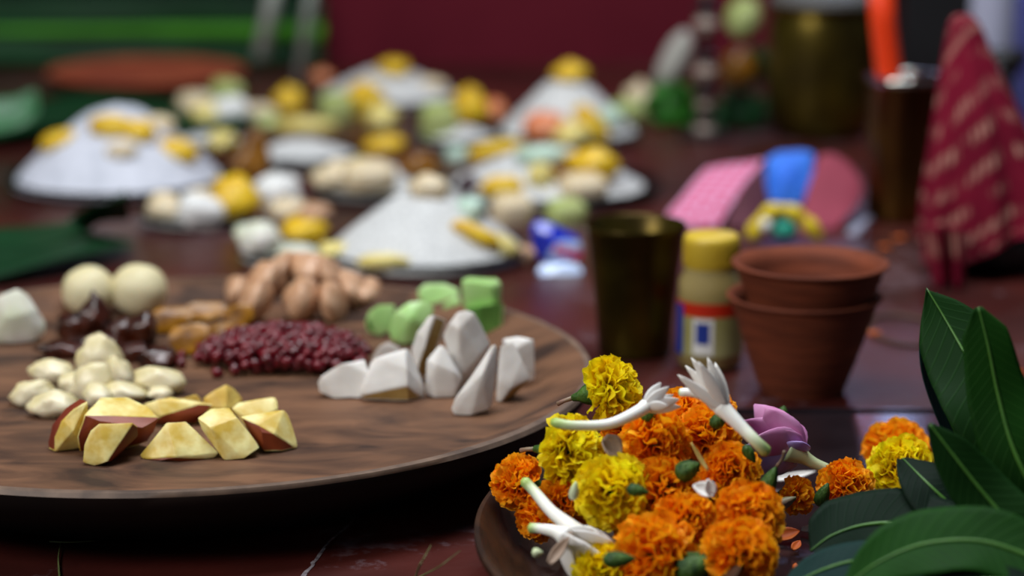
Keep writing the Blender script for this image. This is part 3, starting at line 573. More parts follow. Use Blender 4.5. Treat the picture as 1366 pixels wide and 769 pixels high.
for a in [
    ('fruit_slice', 78, 186, 44, 20, 'yel', 'yellow slice on the left slope of the left mound', 'slice', -20),
    ('fruit_slice', 150, 166, 50, 26, 'yel', 'yellow slice at the very top of the left mound', 'slice', 5),
    ('fruit_slice', 182, 172, 44, 26, 'yel', 'second yellow slice at the top of the left mound', 'slice', 10),
    ('date', 162, 200, 36, 20, 'beige', 'tan piece below the yellow slices on the left mound', 'slice', 0),
    ('fruit_slice', 215, 164, 34, 18, 'beige', 'tan slice behind the crest of the left mound', 'slice', 8),
    ('fruit_slice', 237, 198, 46, 26, 'yel', 'orange-yellow oval slice on the right slope of the left mound', 'slice', 15),
    ('banana_piece', 222, 280, 42, 30, 'beige', 'cream banana piece at the left of the small plate', 'ball', 10),
    ('coconut_bit', 268, 286, 48, 34, 'whitef', 'white coconut bit in the middle of the small plate', 'chunk', 15),
    ('fruit_slice', 262, 262, 44, 16, 'beige', 'tan strip behind the white coconut bit', 'slice', -10),
    ('flower_bit', 312, 272, 54, 50, 'yel', 'bright yellow fruit at the right of the small plate', 'ball', 0),
    ('flower_bit', 292, 250, 24, 32, 'yel', 'yellow tip rising behind the small plate', 'slice', 30),
    ('coconut_bit', 262, 148, 40, 34, 'beige', 'beige chunk, leftmost on the fruit plate behind', 'chunk', 0),
    ('fruit_slice', 275, 162, 36, 30, 'yelp', 'pale yellow slice on the fruit plate behind', 'ball', 0),
    ('green_fruit', 302, 132, 34, 36, 'greenf', 'green chunk on the fruit plate behind', 'chunk', 10),
    ('coconut_bit', 308, 158, 40, 38, 'whitef', 'white chunk on the fruit plate behind', 'chunk', -8),
    ('fruit_slice', 296, 190, 32, 22, 'yelp', 'small yellow-green bit right of the left mound', 'ball', 0),
    ('fruit_slice', 345, 148, 44, 22, 'beige', 'beige slice before the orange-yellow ball', 'slice', 0),
    ('flower_bit', 386, 136, 34, 30, 'yel', 'round orange-yellow bit left of the back mound', 'ball', 0),
    ('fruit_slice', 408, 168, 66, 22, 'yelp', 'pale yellow slice on the greenish mound', 'slice', 0),
    ('green_fruit', 358, 166, 28, 22, 'greenf', 'small green bit above the low white mound', 'ball', 0),
    ('green_fruit', 448, 152, 36, 40, 'greenf', 'light green chunk before the back mound', 'chunk', 0),
    ('flower_bit', 486, 142, 46, 44, 'yel', 'yellow fruit chunk before the back mound', 'ball', 0),
    ('fruit_slice', 510, 160, 36, 30, 'yelp', 'dull yellow chunk right of the yellow fruit', 'ball', 0),
    ('flower_bit', 525, 92, 36, 18, 'yel', 'orange-yellow bit capping the wide back mound', 'ball', 0),
    ('fruit_slice', 578, 112, 34, 14, 'beige', 'tan bit at the right end of the wide back mound', 'slice', 10),
    ('fruit_slice', 428, 104, 26, 16, 'orange_f', 'small orange bit at the left end of the back mound', 'ball', 0),
    ('fruit_slice', 512, 192, 50, 24, 'yel', 'yellow slice behind the cream fruit plate', 'slice', -10),
    ('banana_piece', 448, 238, 50, 32, 'beige', 'pale cream slice, left on the middle plate', 'ball', -20),
    ('banana_piece', 492, 240, 56, 34, 'beige', 'tan cream slice, centre of the middle plate', 'chunk', 0),
    ('fruit_slice', 472, 222, 50, 20, 'yelp', 'pale yellow strip at the back of the middle plate', 'slice', -12),
    ('date', 558, 228, 46, 34, 'brownf', 'golden brown date on the middle plate', 'ball', -20),
    ('banana_piece', 572, 252, 44, 26, 'beige', 'tan piece just below the golden brown date', 'ball', 0),
    ('green_fruit', 585, 166, 38, 40, 'greenf', 'green chunk between the back mounds', 'chunk', 0),
    ('flower_bit', 626, 150, 38, 46, 'yel', 'yellow chunk between the back mounds', 'ball', 0),
    ('fruit_slice', 658, 152, 28, 26, 'orange_f', 'orange chunk beside the yellow one, back centre', 'ball', 0),
    ('flower_bit', 761, 98, 38, 22, 'yel', 'yellow cap on the pointed back mound', 'ball', 0),
    ('fruit_slice', 726, 174, 46, 34, 'orange_f', 'peach-orange piece at the foot of the pointed mound', 'ball', 0),
    ('fruit_slice', 790, 166, 60, 26, 'yel', 'long yellow slice on the pointed mound\'s foot', 'slice', 55),
    ('fruit_slice', 762, 182, 44, 26, 'yelp', 'dull yellow piece beside the long yellow slice', 'ball', 0),
    ('green_fruit', 838, 156, 36, 32, 'greenf', 'green chunk at the right of the pointed mound', 'chunk', 0),
    ('banana_piece', 852, 132, 30, 30, 'beige', 'tan bit right of the pointed mound', 'ball', 0),
    ('green_fruit', 815, 158, 26, 22, 'mint', 'dull mint bit on the pointed mound', 'ball', 0),
    ('fruit_slice', 655, 202, 76, 24, 'yel', 'long yellow slice at the back of the widest plate', 'slice', -14),
    ('fruit_slice', 670, 248, 50, 28, 'yel', 'yellow oval slice at the front of the widest plate', 'slice', 0),
    ('date', 625, 248, 26, 20, 'darkf', 'dark purple date at the left of the widest plate', 'ball', 0),
    ('date', 745, 232, 26, 24, 'brownf', 'brown date in the middle of the widest plate', 'ball', 0),
    ('fruit_slice', 722, 236, 30, 26, 'yelp', 'pale yellow chunk left of the brown date', 'ball', 0),
    ('fruit_slice', 790, 222, 56, 34, 'yel', 'dull yellow slice at the right of the widest plate', 'ball', 0),
    ('banana_piece', 778, 252, 50, 26, 'beige', 'tan piece below the dull yellow slice', 'chunk', 0),
    ('green_fruit', 722, 206, 60, 22, 'mint', 'mint-white slice on the widest plate', 'slice', 0),
    ('green_fruit', 610, 208, 26, 18, 'mint', 'small mint bit left of the long yellow slice', 'ball', 0),
    ('fruit_slice', 636, 312, 60, 20, 'yel', 'yellow slice lying on the right slope of the nearest mound', 'slice', 24),
    ('fruit_slice', 668, 326, 46, 24, 'yelp', 'pale yellow slice lower on the nearest mound', 'slice', 28),
    ('fruit_slice', 512, 350, 62, 18, 'yelp', 'pale yellow strip at the foot of the nearest mound', 'slice', 0),
    ('fruit_slice', 444, 336, 30, 20, 'yelp', 'yellow bit at the left foot of the nearest mound', 'ball', 0),
    ('green_fruit', 628, 280, 32, 24, 'mint', 'glossy mint bit behind the nearest mound', 'ball', 0),
    ('banana_piece', 683, 288, 44, 40, 'beige', 'tan chunk behind the nearest mound\'s right slope', 'chunk', 0),
    ('banana_piece', 700, 344, 26, 24, 'peach', 'peach bit at the right foot of the nearest mound', 'ball', 0),
    ('coconut_bit', 372, 262, 50, 42, 'whitef', 'white lump on the floor right of the small plate', 'ball', 20),
    ('coconut_bit', 384, 284, 44, 28, 'beige', 'lower pinkish lump beside the white one', 'ball', 0),
    ('green_fruit', 346, 326, 48, 44, 'paleg', 'whitish green lump on the small plate at the back', 'ball', 20),
    ('fruit_slice', 405, 312, 52, 30, 'yel', 'yellow chunk on the small plate at the back', 'ball', -6),
    ('banana_piece', 418, 288, 38, 24, 'peach', 'tan bit behind the yellow chunk', 'ball', 0),
    ('green_fruit', 398, 338, 50, 26, 'paleg', 'pale green slice under the yellow chunk', 'slice', 0),
    ('green_fruit', 755, 290, 42, 34, 'greenf', 'light green chunk behind the blue packet', 'chunk', 0)]:
    garn(a[0], a[1], a[2], a[3], a[4], a[5], a[6], 'flower' if a[0] == 'flower' else 'fruit piece', a[7], a[8])
bl = blob('jaggery_lump', G(334, 244)+Vector((0, .02, .022)), (.020, .018, .033), (0, .1, 0), M['brownf'], 3, .35, 2, lambda p, v: Vector((p.x*(1-.35*v.z), p.y*(1-.35*v.z), p.z)))
tag(bl, 'dark brown conical lump between the left mound and the plates', 'sweet')
# ---------------------------------------------------------------- blue packet
def slab(name, base, pts, mk, label, cat, z0=0, bev=.003, mats=None):
    return chunk(name, base, [(x, y, d, 0) for x, y, d in pts], mats or (M[mk],), z0, label, cat, None, bev=bev, rough=.0008)
def piece(o, parent, nm):
    for k in ('label', 'category', 'group'):
        if k in o: del o[k]
    o.name = nm; return sub(o, parent)
pk = slab('plastic_packet', (742, 362), [(707, 302, .2), (714, 291, .8), (740, 298, .6), (776, 318, 1), (772, 336, .2), (740, 350, 0), (722, 352, .2), (710, 335, .2), (735, 318, -.8), (745, 330, -.8), (725, 345, 2.2), (765, 335, 2.4)], 'blue', 'small blue and white plastic packet left of the brass tumbler', 'packet')
piece(slab('light_band', (742, 362), [(728, 338, -.9), (745, 318, -1.1), (778, 322, -.2), (780, 340, 0), (760, 356, -.4), (728, 352, -.6), (760, 335, -1.3), (750, 345, 1)], 'bluelt', '-', '-'), pk, 'light_band')
piece(slab('bottom_flap', (742, 368), [(712, 362, 0), (722, 350, .4), (770, 350, .4), (780, 360, 0), (776, 368, -.4), (720, 369, -.4), (745, 356, 1.8)], 'bluelt', '-', '-'), pk, 'bottom_flap')
Yp = G(742, 368).y-.0135
for k, (dx, w_) in enumerate(((0, 5), (7, 3), (11, 6), (19, 3), (24, 5), (31, 4))):
    p0 = V(738+dx, 332+dx*.3, Yp-.0015); s = ppm(p0)
    l = box('letter', 0, w_/s, 0, .0008, 0, 13/s, M['pinkred']); l.location = p0-Vector((0, 0, 6/s)); l.rotation_euler = (0, .35, 0); sub(l, pk)
# ---------------------------------------------------------------- vessels
def ring_prof(pf): return pf
# brass tumbler
c = Vector((V(846, 480, 1.775).x, 1.775, 0))
o = lathe('brass_tumbler', [(0, .001), (.026, .001), (.0275, .003), (.0295, .03), (.0335, .07), (.0370, .095), (.0388, .0985), (.0380, .1005), (.0362, .099), (.0325, .07), (.028, .03), (.026, .006), (0.0005, .005)], M['brass'], loc=c, seg=64)
tag(o, 'old greenish brass tumbler standing behind the platter', 'tumbler')
# jar
c = Vector((V(948, 400, 1.735).x, 1.735, 0))
j = root('glass_jar', c); tag(j, 'squat jar with yellow screw lid and red-banded label', 'jar')
lathe('body', [(0, .001), (.021, .001), (.024, .004), (.0242, .055), (.0238, .066), (.0205, .073), (.0200, .078), (0.0005, .078)], M['honey'], j)
lathe('label', [(.0246, .012), (.0247, .042)], M['labelp'], j)
lathe('red_band', [(.0247, .042), (.0247, .0525)], M['redp'], j)
ld = lathe('lid', [(0.0005, .1005), (.0185, .1005), (.0200, .099), (.0205, .096), (.0205, .077), (.0195, .0755), (.018, .0755)], M['lid'], j)
for k in range(40):
    a = 2*PI*k/40; r_ = box('grip_rib', -.0005, .0005, -.0004, .0004, .079, .096, M['lid'], ld); r_.location = (.0206*math.cos(a), .0206*math.sin(a), 0); r_.rotation_euler = (0, 0, a)
def curved(name, a0, a1, z0, z1, r, m, parent):
    vs, fs = [], []
    for i in range(9):
        a = a0+(a1-a0)*i/8; vs += [(r*math.sin(a), -r*math.cos(a), z0), (r*math.sin(a), -r*math.cos(a), z1)]
    for i in range(8): fs.append((2*i, 2*i+2, 2*i+3, 2*i+1))
    return mesh_obj(name, vs, fs, m, parent)
curved('blue_print', -.52, -.1, .022, .038, .0251, M['bluep'], j)
curved('white_print', -.62, .02, .014, .041, .0249, M['whitef'], j)
curved('blue_patch', -1.5, -1.0, .012, .050, .0252, M['bluep'], j)
# clay cups
def cup(cx_px, rim_px, Y, zrim, H, r0, r1, label):
    c = Vector((V(cx_px, rim_px, Y).x, Y, zrim-H))
    p = []
    for i in range(25):
        t = i/24; r = r0+(r1-r0)*(t**.9)+.0004*math.sin(t*60); p.append((r, H*t*.96))
    p += [(r1+.0022, H*.965), (r1+.0028, H*.985), (r1+.0018, H), (r1-.0012, H*.995), (r1-.0035, H*.95)]
    for i in range(12):
        t = 1-i/11; p.append((max(r0-.004+(r1-r0-.001)*(t**.9), .001), H*(.06+.88*t)))
    o = lathe('clay_cup', [(0.0005, 0)]+p+[(0.0005, H*.06)], M['clay'], loc=c, seg=72, wob=.004)
    return tag(o, label, 'cup', 'stacked clay cups')
cup(1073, 390, 1.665, .0715, .0715, .029, .0525, 'lower terracotta cup standing on the floor')
cup(1081, 350, 1.665, .0955, .074, .026, .0530, 'upper terracotta cup nested inside the lower one')
# big brass pot
c = Vector((V(1093, 190, 2.80).x, 2.80, 0))
bp_ = root('brass_pot', c); tag(bp_, 'large dull brass pot standing at the back right', 'pot')
lathe('body', [(0, .001), (.048, .001), (.058, .012), (.063, .04), (.064, .08), (.063, .12), (.061, .138), (.058, .146), (0.0005, .146)], M['brass'], bp_, seg=64)
lathe('rim', [(.058, .146), (.066, .150), (.067, .155), (.062, .156)], M['copper'], bp_, seg=64)
lathe('lid', [(.064, .1565), (.062, .163), (.03, .172), (0.0005, .174)], M['lidm'], bp_, seg=64)
# tall tumbler with candle
c = Vector((V(1199, 300, 2.295).x, 2.295, 0))
o = lathe('metal_tumbler', [(0, .001), (.031, .001), (.0325, .003), (.0325, .02), (.0335, .09), (.0345, .134), (.0358, .136), (.0358, .1385), (.0335, .139), (.0325, .13), (.031, .02), (0.0005, .01)], [M['copper'], M['steel']], loc=c, seg=64, idxf=lambda j: 1 if j > 4 else 0)
ang_ = [2*PI*k/16 for k in range(17)]
rm_ = lathe('rolled_rim', [(.0352+.0032*math.cos(t), .1385+.0032*math.sin(t)) for t in ang_], M['steel'], loc=c, seg=64); sub(rm_, o)
tag(o, 'tall shiny metal tumbler with a bright rim, holding the orange candle', 'tumbler')
Yc = 2.285
vs, fs = tube_mesh([V(1190, 150, Yc), V(1186, 100, Yc), V(1178, 30, Yc), V(1172, -60, Yc)], [.0125]*4, 24)
o = mesh_obj('candle', vs, fs, M['orange_wax'], loc=V(1190, 150, Yc)); tag(o, 'thick bright orange-red candle standing in the metal tumbler', 'candle')
# turned lamp stand
c = Vector((V(939, 185, 2.78).x, 2.78, 0)); pr = [(0, .001), (.03, .001), (.03, .005), (.014, .009)]
s_ = ppm(c); ls = root('lamp_stand', c); tag(ls, 'dark turned metal stand with a column of pinkish knobs', 'lamp stand')
lathe('base', pr+[(0.0005, .01)], M['black'], ls)
lathe('shaft', [(.007, .008), (.006, .05), (.009, .06), (.006, .07), (.006, .12), (.010, .125), (.006, .13), (.006, .22), (0.0005, .22)], M['black'], ls)
for py in (175, 140, 95, 32, -20):
    z = V(939, py, 2.78).z; r = .0145 if py != 140 else .011
    lathe('knob', [(0.0005, z-r*.8), (r*.6, z-r*.7), (r, z), (r*.6, z+r*.7), (0.0005, z+r*.8)], M['bead'], ls, seg=24)
    lathe('collar', [(.006, z+r*.8), (.0135, z+r*1.0), (.0135, z+r*1.3), (.006, z+r*1.5)], M['black'], ls, seg=24)
# vegetables at the back
def leafy(px, py, wpx, hpx, Y, m, label, n=46):
    c = V(px, py, Y); s = ppm(c); rw, rh = wpx/2/s, hpx/2/s; vs, fs = [], []
    base = Vector((c.x, Y, 0))
    for k in range(n):
        a = R.uniform(0, 2*PI); e = R.uniform(-.3, 1.0)
        d = Vector((math.cos(a)*math.cos(e), math.sin(a)*math.cos(e)*.6, math.sin(e)))
        p = Vector((c.x+d.x*rw*.72, Y+d.y*rw*.8, c.z+d.z*rh*.75)); L_ = R.uniform(.016, .028); t = d.cross(Vector((R.uniform(-1, 1), R.uniform(-1, 1), 1))).normalized()
        nn = d.cross(t); b0 = len(vs)
        for i in range(5):
            for q in (-1, -.5, 0, .5, 1):
                u = i/4; wv = math.sin(PI*(.1+.85*u))*L_*.5
                vs.append(p+d*(u-.4)*L_+t*q*wv+nn*(.12*L_*math.sin(q*5+i*2)+abs(q)*.2*L_))
        for i in range(4):
            for q in range(4): a_ = b0+i*5+q; fs.append((a_, a_+1, a_+6, a_+5))
    o = mesh_obj('leafy_vegetable', vs, fs, m, loc=base)
    st, sf = tube_mesh([base+Vector((0, 0, .002)), base+Vector((0, 0, max(c.z, .02)))], [.008, .005], 8); x = mesh_obj('stem', st, sf, M['palestem'], loc=base); sub(x, o)
    core = blob('heart', c-base, (rw*.7, rw*.5, rh*.75), (0, 0, 0), m, 2, .3, 2); core.parent = o
    return tag(o, label, 'vegetable', 'green vegetables at the back')
leafy(897, 150, 66, 84, 2.86, M['leafyg'], 'bright green leafy bunch left of the knobbed stand')
leafy(988, 160, 80, 84, 2.86, M['darkleafy'], 'dark green leafy bunch right of the knobbed stand')
leafy(1002, 92, 56, 50, 2.90, M['darkleafy'], 'bluish green leaves higher up beside the brass pot', 30)
o = blob('gourd', V(985, 92, 2.86), (.022, .02, .025), (0, 0, 0), M['brownf'], 3, .2); tag(o, 'ochre green gourd among the dark leaves', 'vegetable', 'green vegetables at the back')
o = blob('green_mango', V(992, 24, 2.93), (.021, .018, .025), (0, .2, 0), M['greenf'], 3, .1); tag(o, 'pale yellow-green fruit at the top beside the brass pot', 'fruit', 'green vegetables at the back')
o = blob('white_radish', V(899, 82, 2.92), (.017, .017, .042), (0, .42, 0), M['radish'], 3, .12); tag(o, 'greyish white radish leaning before the maroon wall', 'vegetable', 'green vegetables at the back')
# folded cloths and packets in the middle distance
slab('folded_cloth', (930, 305), [(942, 224, 9), (1020, 212, 9), (988, 252, 3), (960, 300, 0), (906, 300, 0), (888, 286, 1), (905, 306, 0), (958, 308, 0), (1015, 240, 9), (940, 240, 10), (900, 300, 2)], 'check', 'pink and white checked folded cloth behind the brass tumbler', 'cloth')
slab('folded_cloth', (985, 308), [(1012, 222, 9), (1028, 232, 8), (1030, 300, 2), (1010, 308, 0), (968, 308, 0), (966, 295, .5), (988, 252, 4), (1020, 260, 9), (1030, 308, 6)], 'darkmaroon', 'dark maroon folded cloth between the checked and blue ones', 'cloth')
slab('blue_pouch', (1045, 300), [(1022, 208, 5), (1040, 202, 6), (1068, 198, 6), (1088, 204, 6), (1087, 232, 4), (1078, 262, 1.5), (1064, 278, .5), (1030, 276, .5), (1020, 245, 3), (1045, 240, 1), (1030, 298, 2), (1062, 298, 2), (1060, 240, 8)], 'bluecloth', 'bright blue cloth pouch standing between maroon cloths', 'pouch', bev=.006)
slab('folded_cloth', (1095, 308), [(1092, 206, 8), (1108, 204, 8), (1130, 214, 8), (1150, 238, 6), (1153, 256, 5), (1140, 278, 3), (1116, 308, .5), (1060, 308, 0), (1068, 280, 2), (1085, 240, 5), (1120, 270, 9), (1080, 300, 7)], 'marooncloth', 'dusty maroon rounded cloth bundle behind the clay cups', 'cloth', bev=.006)
slab('paper_scrap', (1148, 318), [(1126, 312, 0), (1158, 286, 1.5), (1168, 292, 2), (1142, 320, 0), (1150, 305, .6), (1160, 296, 2.4)], 'pale', 'pale crumpled paper scrap right of the maroon bundle', 'paper')
rb = root('ribbon_bow', G(1045, 325)); tag(rb, 'yellow looped bow with teal centre behind the clay cups', 'ribbon')
Yb = rb.location.y
vs, fs = [], []
ap = [V(x, y, Yb) for x, y in ((1003, 318), (1012, 296), (1030, 282), (1050, 280), (1068, 290), (1080, 300), (1094, 318))]
vs, fs = tube_mesh(smooth_path(ap, 24), [.0062+.0015*math.sin(i) for i in range(25)], 12); o = mesh_obj('loop', vs, fs, M['lemon'], loc=rb.location); o.parent = rb; o.location = (0, 0, 0)
o = blob('centre', V(1047, 306, Yb)-rb.location, (.013, .009, .009), (0, 0, 0), M['teal'], 3, .1); o.parent = rb
o = blob('white_knot', V(1022, 300, Yb-.004)-rb.location, (.006, .006, .007), (0, 0, 0), M['whitef'], 2, .1); o.parent = rb
# draped striped towel over a pot ------------------------------------------------
YG = 2.06; rows = [(20, 1285, 12), (34, 1287, 22), (70, 1291, 32), (120, 1298, 47), (170, 1306, 62), (220, 1313, 76), (260, 1318, 86), (300, 1322, 92), (318, 1324, 94)]
vs, fs, uvs = [], [], []; NS = 120; NR = 40
rr = smooth_path([Vector(r) for r in rows], NR)
for i, (py, cx, rad) in enumerate(rr):
    for k in range(NS):
        a = 2*PI*k/NS; t = i/NR
        f = 1+.10*t*math.sin(7*a+2*t)+.05*t*math.sin(13*a+1+3*t)+.03*math.sin(3*a+4*t)
        cpt = V(cx, py, YG); s = ppm(cpt); r = rad/s*f
        z = cpt.z - .012*t*math.sin(a*2+.6) - (.010*max(0, math.cos(a-3.6))*t)
        vs.append((cpt.x+r*math.cos(a), YG+r*math.sin(a)*.8, max(z, .012))); uvs.append((k/NS*2.2, t*1.0+.09*math.cos(a+.9)))
for i in range(NR-1+1):
    for k in range(NS): a_, b_ = i*NS+k, i*NS+(k+1) % NS; fs.append((a_, a_+NS, b_+NS, b_))
fs.append(tuple(range(NS)))
gc = mesh_obj('striped_towel', vs, fs, M['gamcha'], loc=(V(1310, 300, YG).x, YG, 0)); set_uv(gc, uvs)
tag(gc, 'maroon towel with pale stripes draped over a pot at the right', 'towel')
vs, fs, uvs = [], [], []
for i in range(15):
    for k in range(17):
        t, u = i/14, k/16-.5; p = V(1256+t*10+u*(52-14*t), 300+t*92, YG-.065+.018*math.sin(u*11+t)*(1-.3*t)); p.z = max(p.z, .002); vs.append(p); uvs.append((u*.5, t*.12+.3))
for i in range(14):
    for k in range(16): a_ = i*17+k; fs.append((a_, a_+1, a_+18, a_+17))
tl = mesh_obj('hanging_corner', vs, fs, M['gamcha'], loc=gc.location); set_uv(tl, uvs); tl.location = (0, 0, 0); tl.parent = gc
so = tl.modifiers.new('s', 'SOLIDIFY'); so.thickness = .0015
kc = Vector((V(1322, 360, 2.08).x, 2.08, 0))
o = lathe('dark_pot', [(0, .001), (.035, .001), (.052, .012), (.056, .03), (.050, .052), (.034, .066), (.022, .08), (.018, .13), (.01, .17), (0.0005, .18)], M['black'], loc=kc); tag(o, 'dark round pot whose belly shows beneath the striped towel', 'pot')
# things right behind the towel
vs, fs = [], []
for i in range(21):
    for k in range(13):
        x = 1322+i*7; p = V(x, 350-k*32, 2.62+.02*math.sin(i*.9)); p.z = max(p.z, .001); vs.append(p)
for i in range(20):
    for k in range(12): a_ = i*13+k; fs.append((a_, a_+13, a_+14, a_+1))
o = mesh_obj('lilac_cloth', vs, fs, M['lilac'], loc=(V(1350, 200, 2.62).x, 2.62, 0)); tag(o, 'pale lilac blue cloth hanging behind the striped towel', 'cloth'); o.modifiers.new('s', 'SOLIDIFY').thickness = .002
bx_ = V(1322, 60, 2.55); o = lathe('pale_bottle', [(0, .001), (.022, .001), (.024, .01), (.024, .2), (.018, .22), (0.0005, .222)], M['pale'], loc=(bx_.x, 2.55, 0)); tag(o, 'pale grey bottle standing behind the towel\'s peak', 'bottle')
o = blob('dark_bowl', V(1340, 82, 2.50), (.022, .02, .022), (0, 0, 0), M['black'], 3, .1, fn=lambda p, v: Vector((p.x*(1+.4*v.z), p.y, min(p.z, .012)))); tag(o, 'small black bowl before the lilac cloth', 'bowl')
dk = box('dark_cabinet', V(1205, 0, 3.1).x, V(1300, 0, 3.1).x, 3.10, 3.2, 0, .34, M['black']); tag(dk, 'black upright box in shade behind the orange candle', 'box')
# ---------------------------------------------------------------- back left
def rod(name, a, b, r, m, label, cat, group=None):
    vs, fs = tube_mesh([a, b], [r, r], 16); o = mesh_obj(name, vs, fs, m, loc=a); return tag(o, label, cat, group)
rod('pole', V(347, 78, 3.3), V(392, -140, 3.3), .0105, M['pole'], 'thick pale grey leaning pole beside the red tray', 'pole', 'leaning poles')
rod('pole', G(398, 112), V(436, -150, 3.15), .0075, M['pole'], 'thinner pale grey pole, just left of the maroon wall', 'pole', 'leaning poles')
c = G(226, 86); c.z = 0
o = lathe('clay_tray', [(0, .004), (.10, .004), (.128, .014), (.133, .020), (.130, .023), (.10, .016), (0.0005, .015)], M['red_clay'], loc=(c.x, 3.2, .0), seg=64)
tag(o, 'brick red round clay tray on the floor at the back left', 'tray')
def leaf(name, spine, wid, m, rib, label, cat, group=None, up=(0, 0, 1), fold=.25, wave=.06, n=30, ribr=.0012, na=12, th=.0004, prof=None):
    P = smooth_path(spine, n); up = Vector(up); vs, fs, uvs = [], [], []
    nn_ = []
    for i, p in enumerate(P):
        t = (P[min(i+1, n)]-P[max(i-1, 0)]).normalized(); s = t.cross(up).normalized(); nn = s.cross(t); nn_.append(nn); x = i/n
        wv = (interp(prof, x) if prof else math.sin(PI*min(1, x*.93+.03))**.75)*wid
        for k in range(na+1):
            u = k/na*2-1
            vs.append(p+s*u*wv+nn*(abs(u)*fold*wv+wave*wid*math.sin(x*13+u*1.2)*u*u)); uvs.append((x, abs(u)))
    for i in range(n):
        for k in range(na): a_ = i*(na+1)+k; fs.append((a_, a_+1, a_+na+2, a_+na+1))
    o = mesh_obj(name, vs, fs, m, loc=P[-1]); set_uv(o, uvs)
    so = o.modifiers.new('s', 'SOLIDIFY'); so.thickness = th; so.offset = -1
    rv, rf = tube_mesh([p+nn_[i]*th*.5 for i, p in enumerate(P)], [ribr*(.3+.9*i/n) for i in range(n+1)], 8)
    r = mesh_obj('midrib', rv, rf, rib, loc=P[-1]); sub(r, o)
    return tag(o, label, cat, group)
gBL = 'banana leaves at the left'
leaf('banana_leaf', [V(-160, 42, 3.36), V(60, 42, 3.36), V(250, 42, 3.37), V(432, 44, 3.38)], .048, M['banana'], M['banana_rib'], 'long banana leaf leaning on the back wall, bright midrib along it', 'leaf', gBL, up=(0, -1, .15), fold=.05, ribr=.012, prof=[1, 1, 1, 1, .9])
leaf('banana_leaf', [G(300, 172, .012), G(200, 152, .012), G(60, 158, .01), G(-120, 170, .01)], .13, M['banana'], M['banana'], 'dark flat banana leaf on the floor behind the left mound', 'leaf', gBL, fold=.02, prof=[.3, .8, 1, 1, 1], ribr=.002)
leaf('banana_leaf', [V(48, 122, 2.72), V(20, 150, 2.70), V(-40, 158, 2.68)], .022, M['banana_lt'], M['banana_lt'], 'lighter green leaf tip at the far left', 'leaf', gBL, up=(0, -.8, .6), fold=.1, prof=[.1, .9, 1, 1])
leaf('banana_leaf', [V(166, 256, 2.12), G(120, 305, .012), G(40, 335, .008), G(-160, 365, .006)], .085, M['banana'], M['banana'], 'dark banana leaf with raised pointed tip left of the small plate', 'leaf', gBL, fold=.05, prof=[.02, .35, .8, 1, 1], ribr=.002)
# ---------------------------------------------------------------- tray and bowl in front
ty1 = G(1100, 543, .006).y; tx0 = .128
tr = root('flat_tray', (tx0+.3, (1.05+ty1)/2, 0)); tag(tr, 'dark polished rectangular tray under the flowers at the right', 'tray')
def bt(name, x0, x1, y0, y1, z0, z1):
    o = box(name, x0, x1, y0, y1, z0, z1, M['traym'], bev=.001); l = tr.location; o.location = -l; o.parent = tr
bt('base', tx0, .75, 1.05, ty1, .0006, .0035); bt('rim', tx0, .75, ty1-.004, ty1, .0035, .0055); bt('rim', tx0, tx0+.004, 1.05, ty1-.004, .0035, .0065)
BC = Vector((.053, 1.24, 0))
pb = [(0, .001), (.34, .001), (.5, .006), (.95, .032), (1.0, .0375), (1.0, .0405), (.965, .041), (.90, .0365), (.72, .019), (.45, .008), (0.0005, .007)]
o = lathe('wooden_bowl', [(r*.073, z) for r, z in pb], M['bowlwood'], loc=BC, seg=96, sy=2.0, wob=.004)
tag(o, 'oval dark wooden bowl heaped with marigolds', 'bowl')
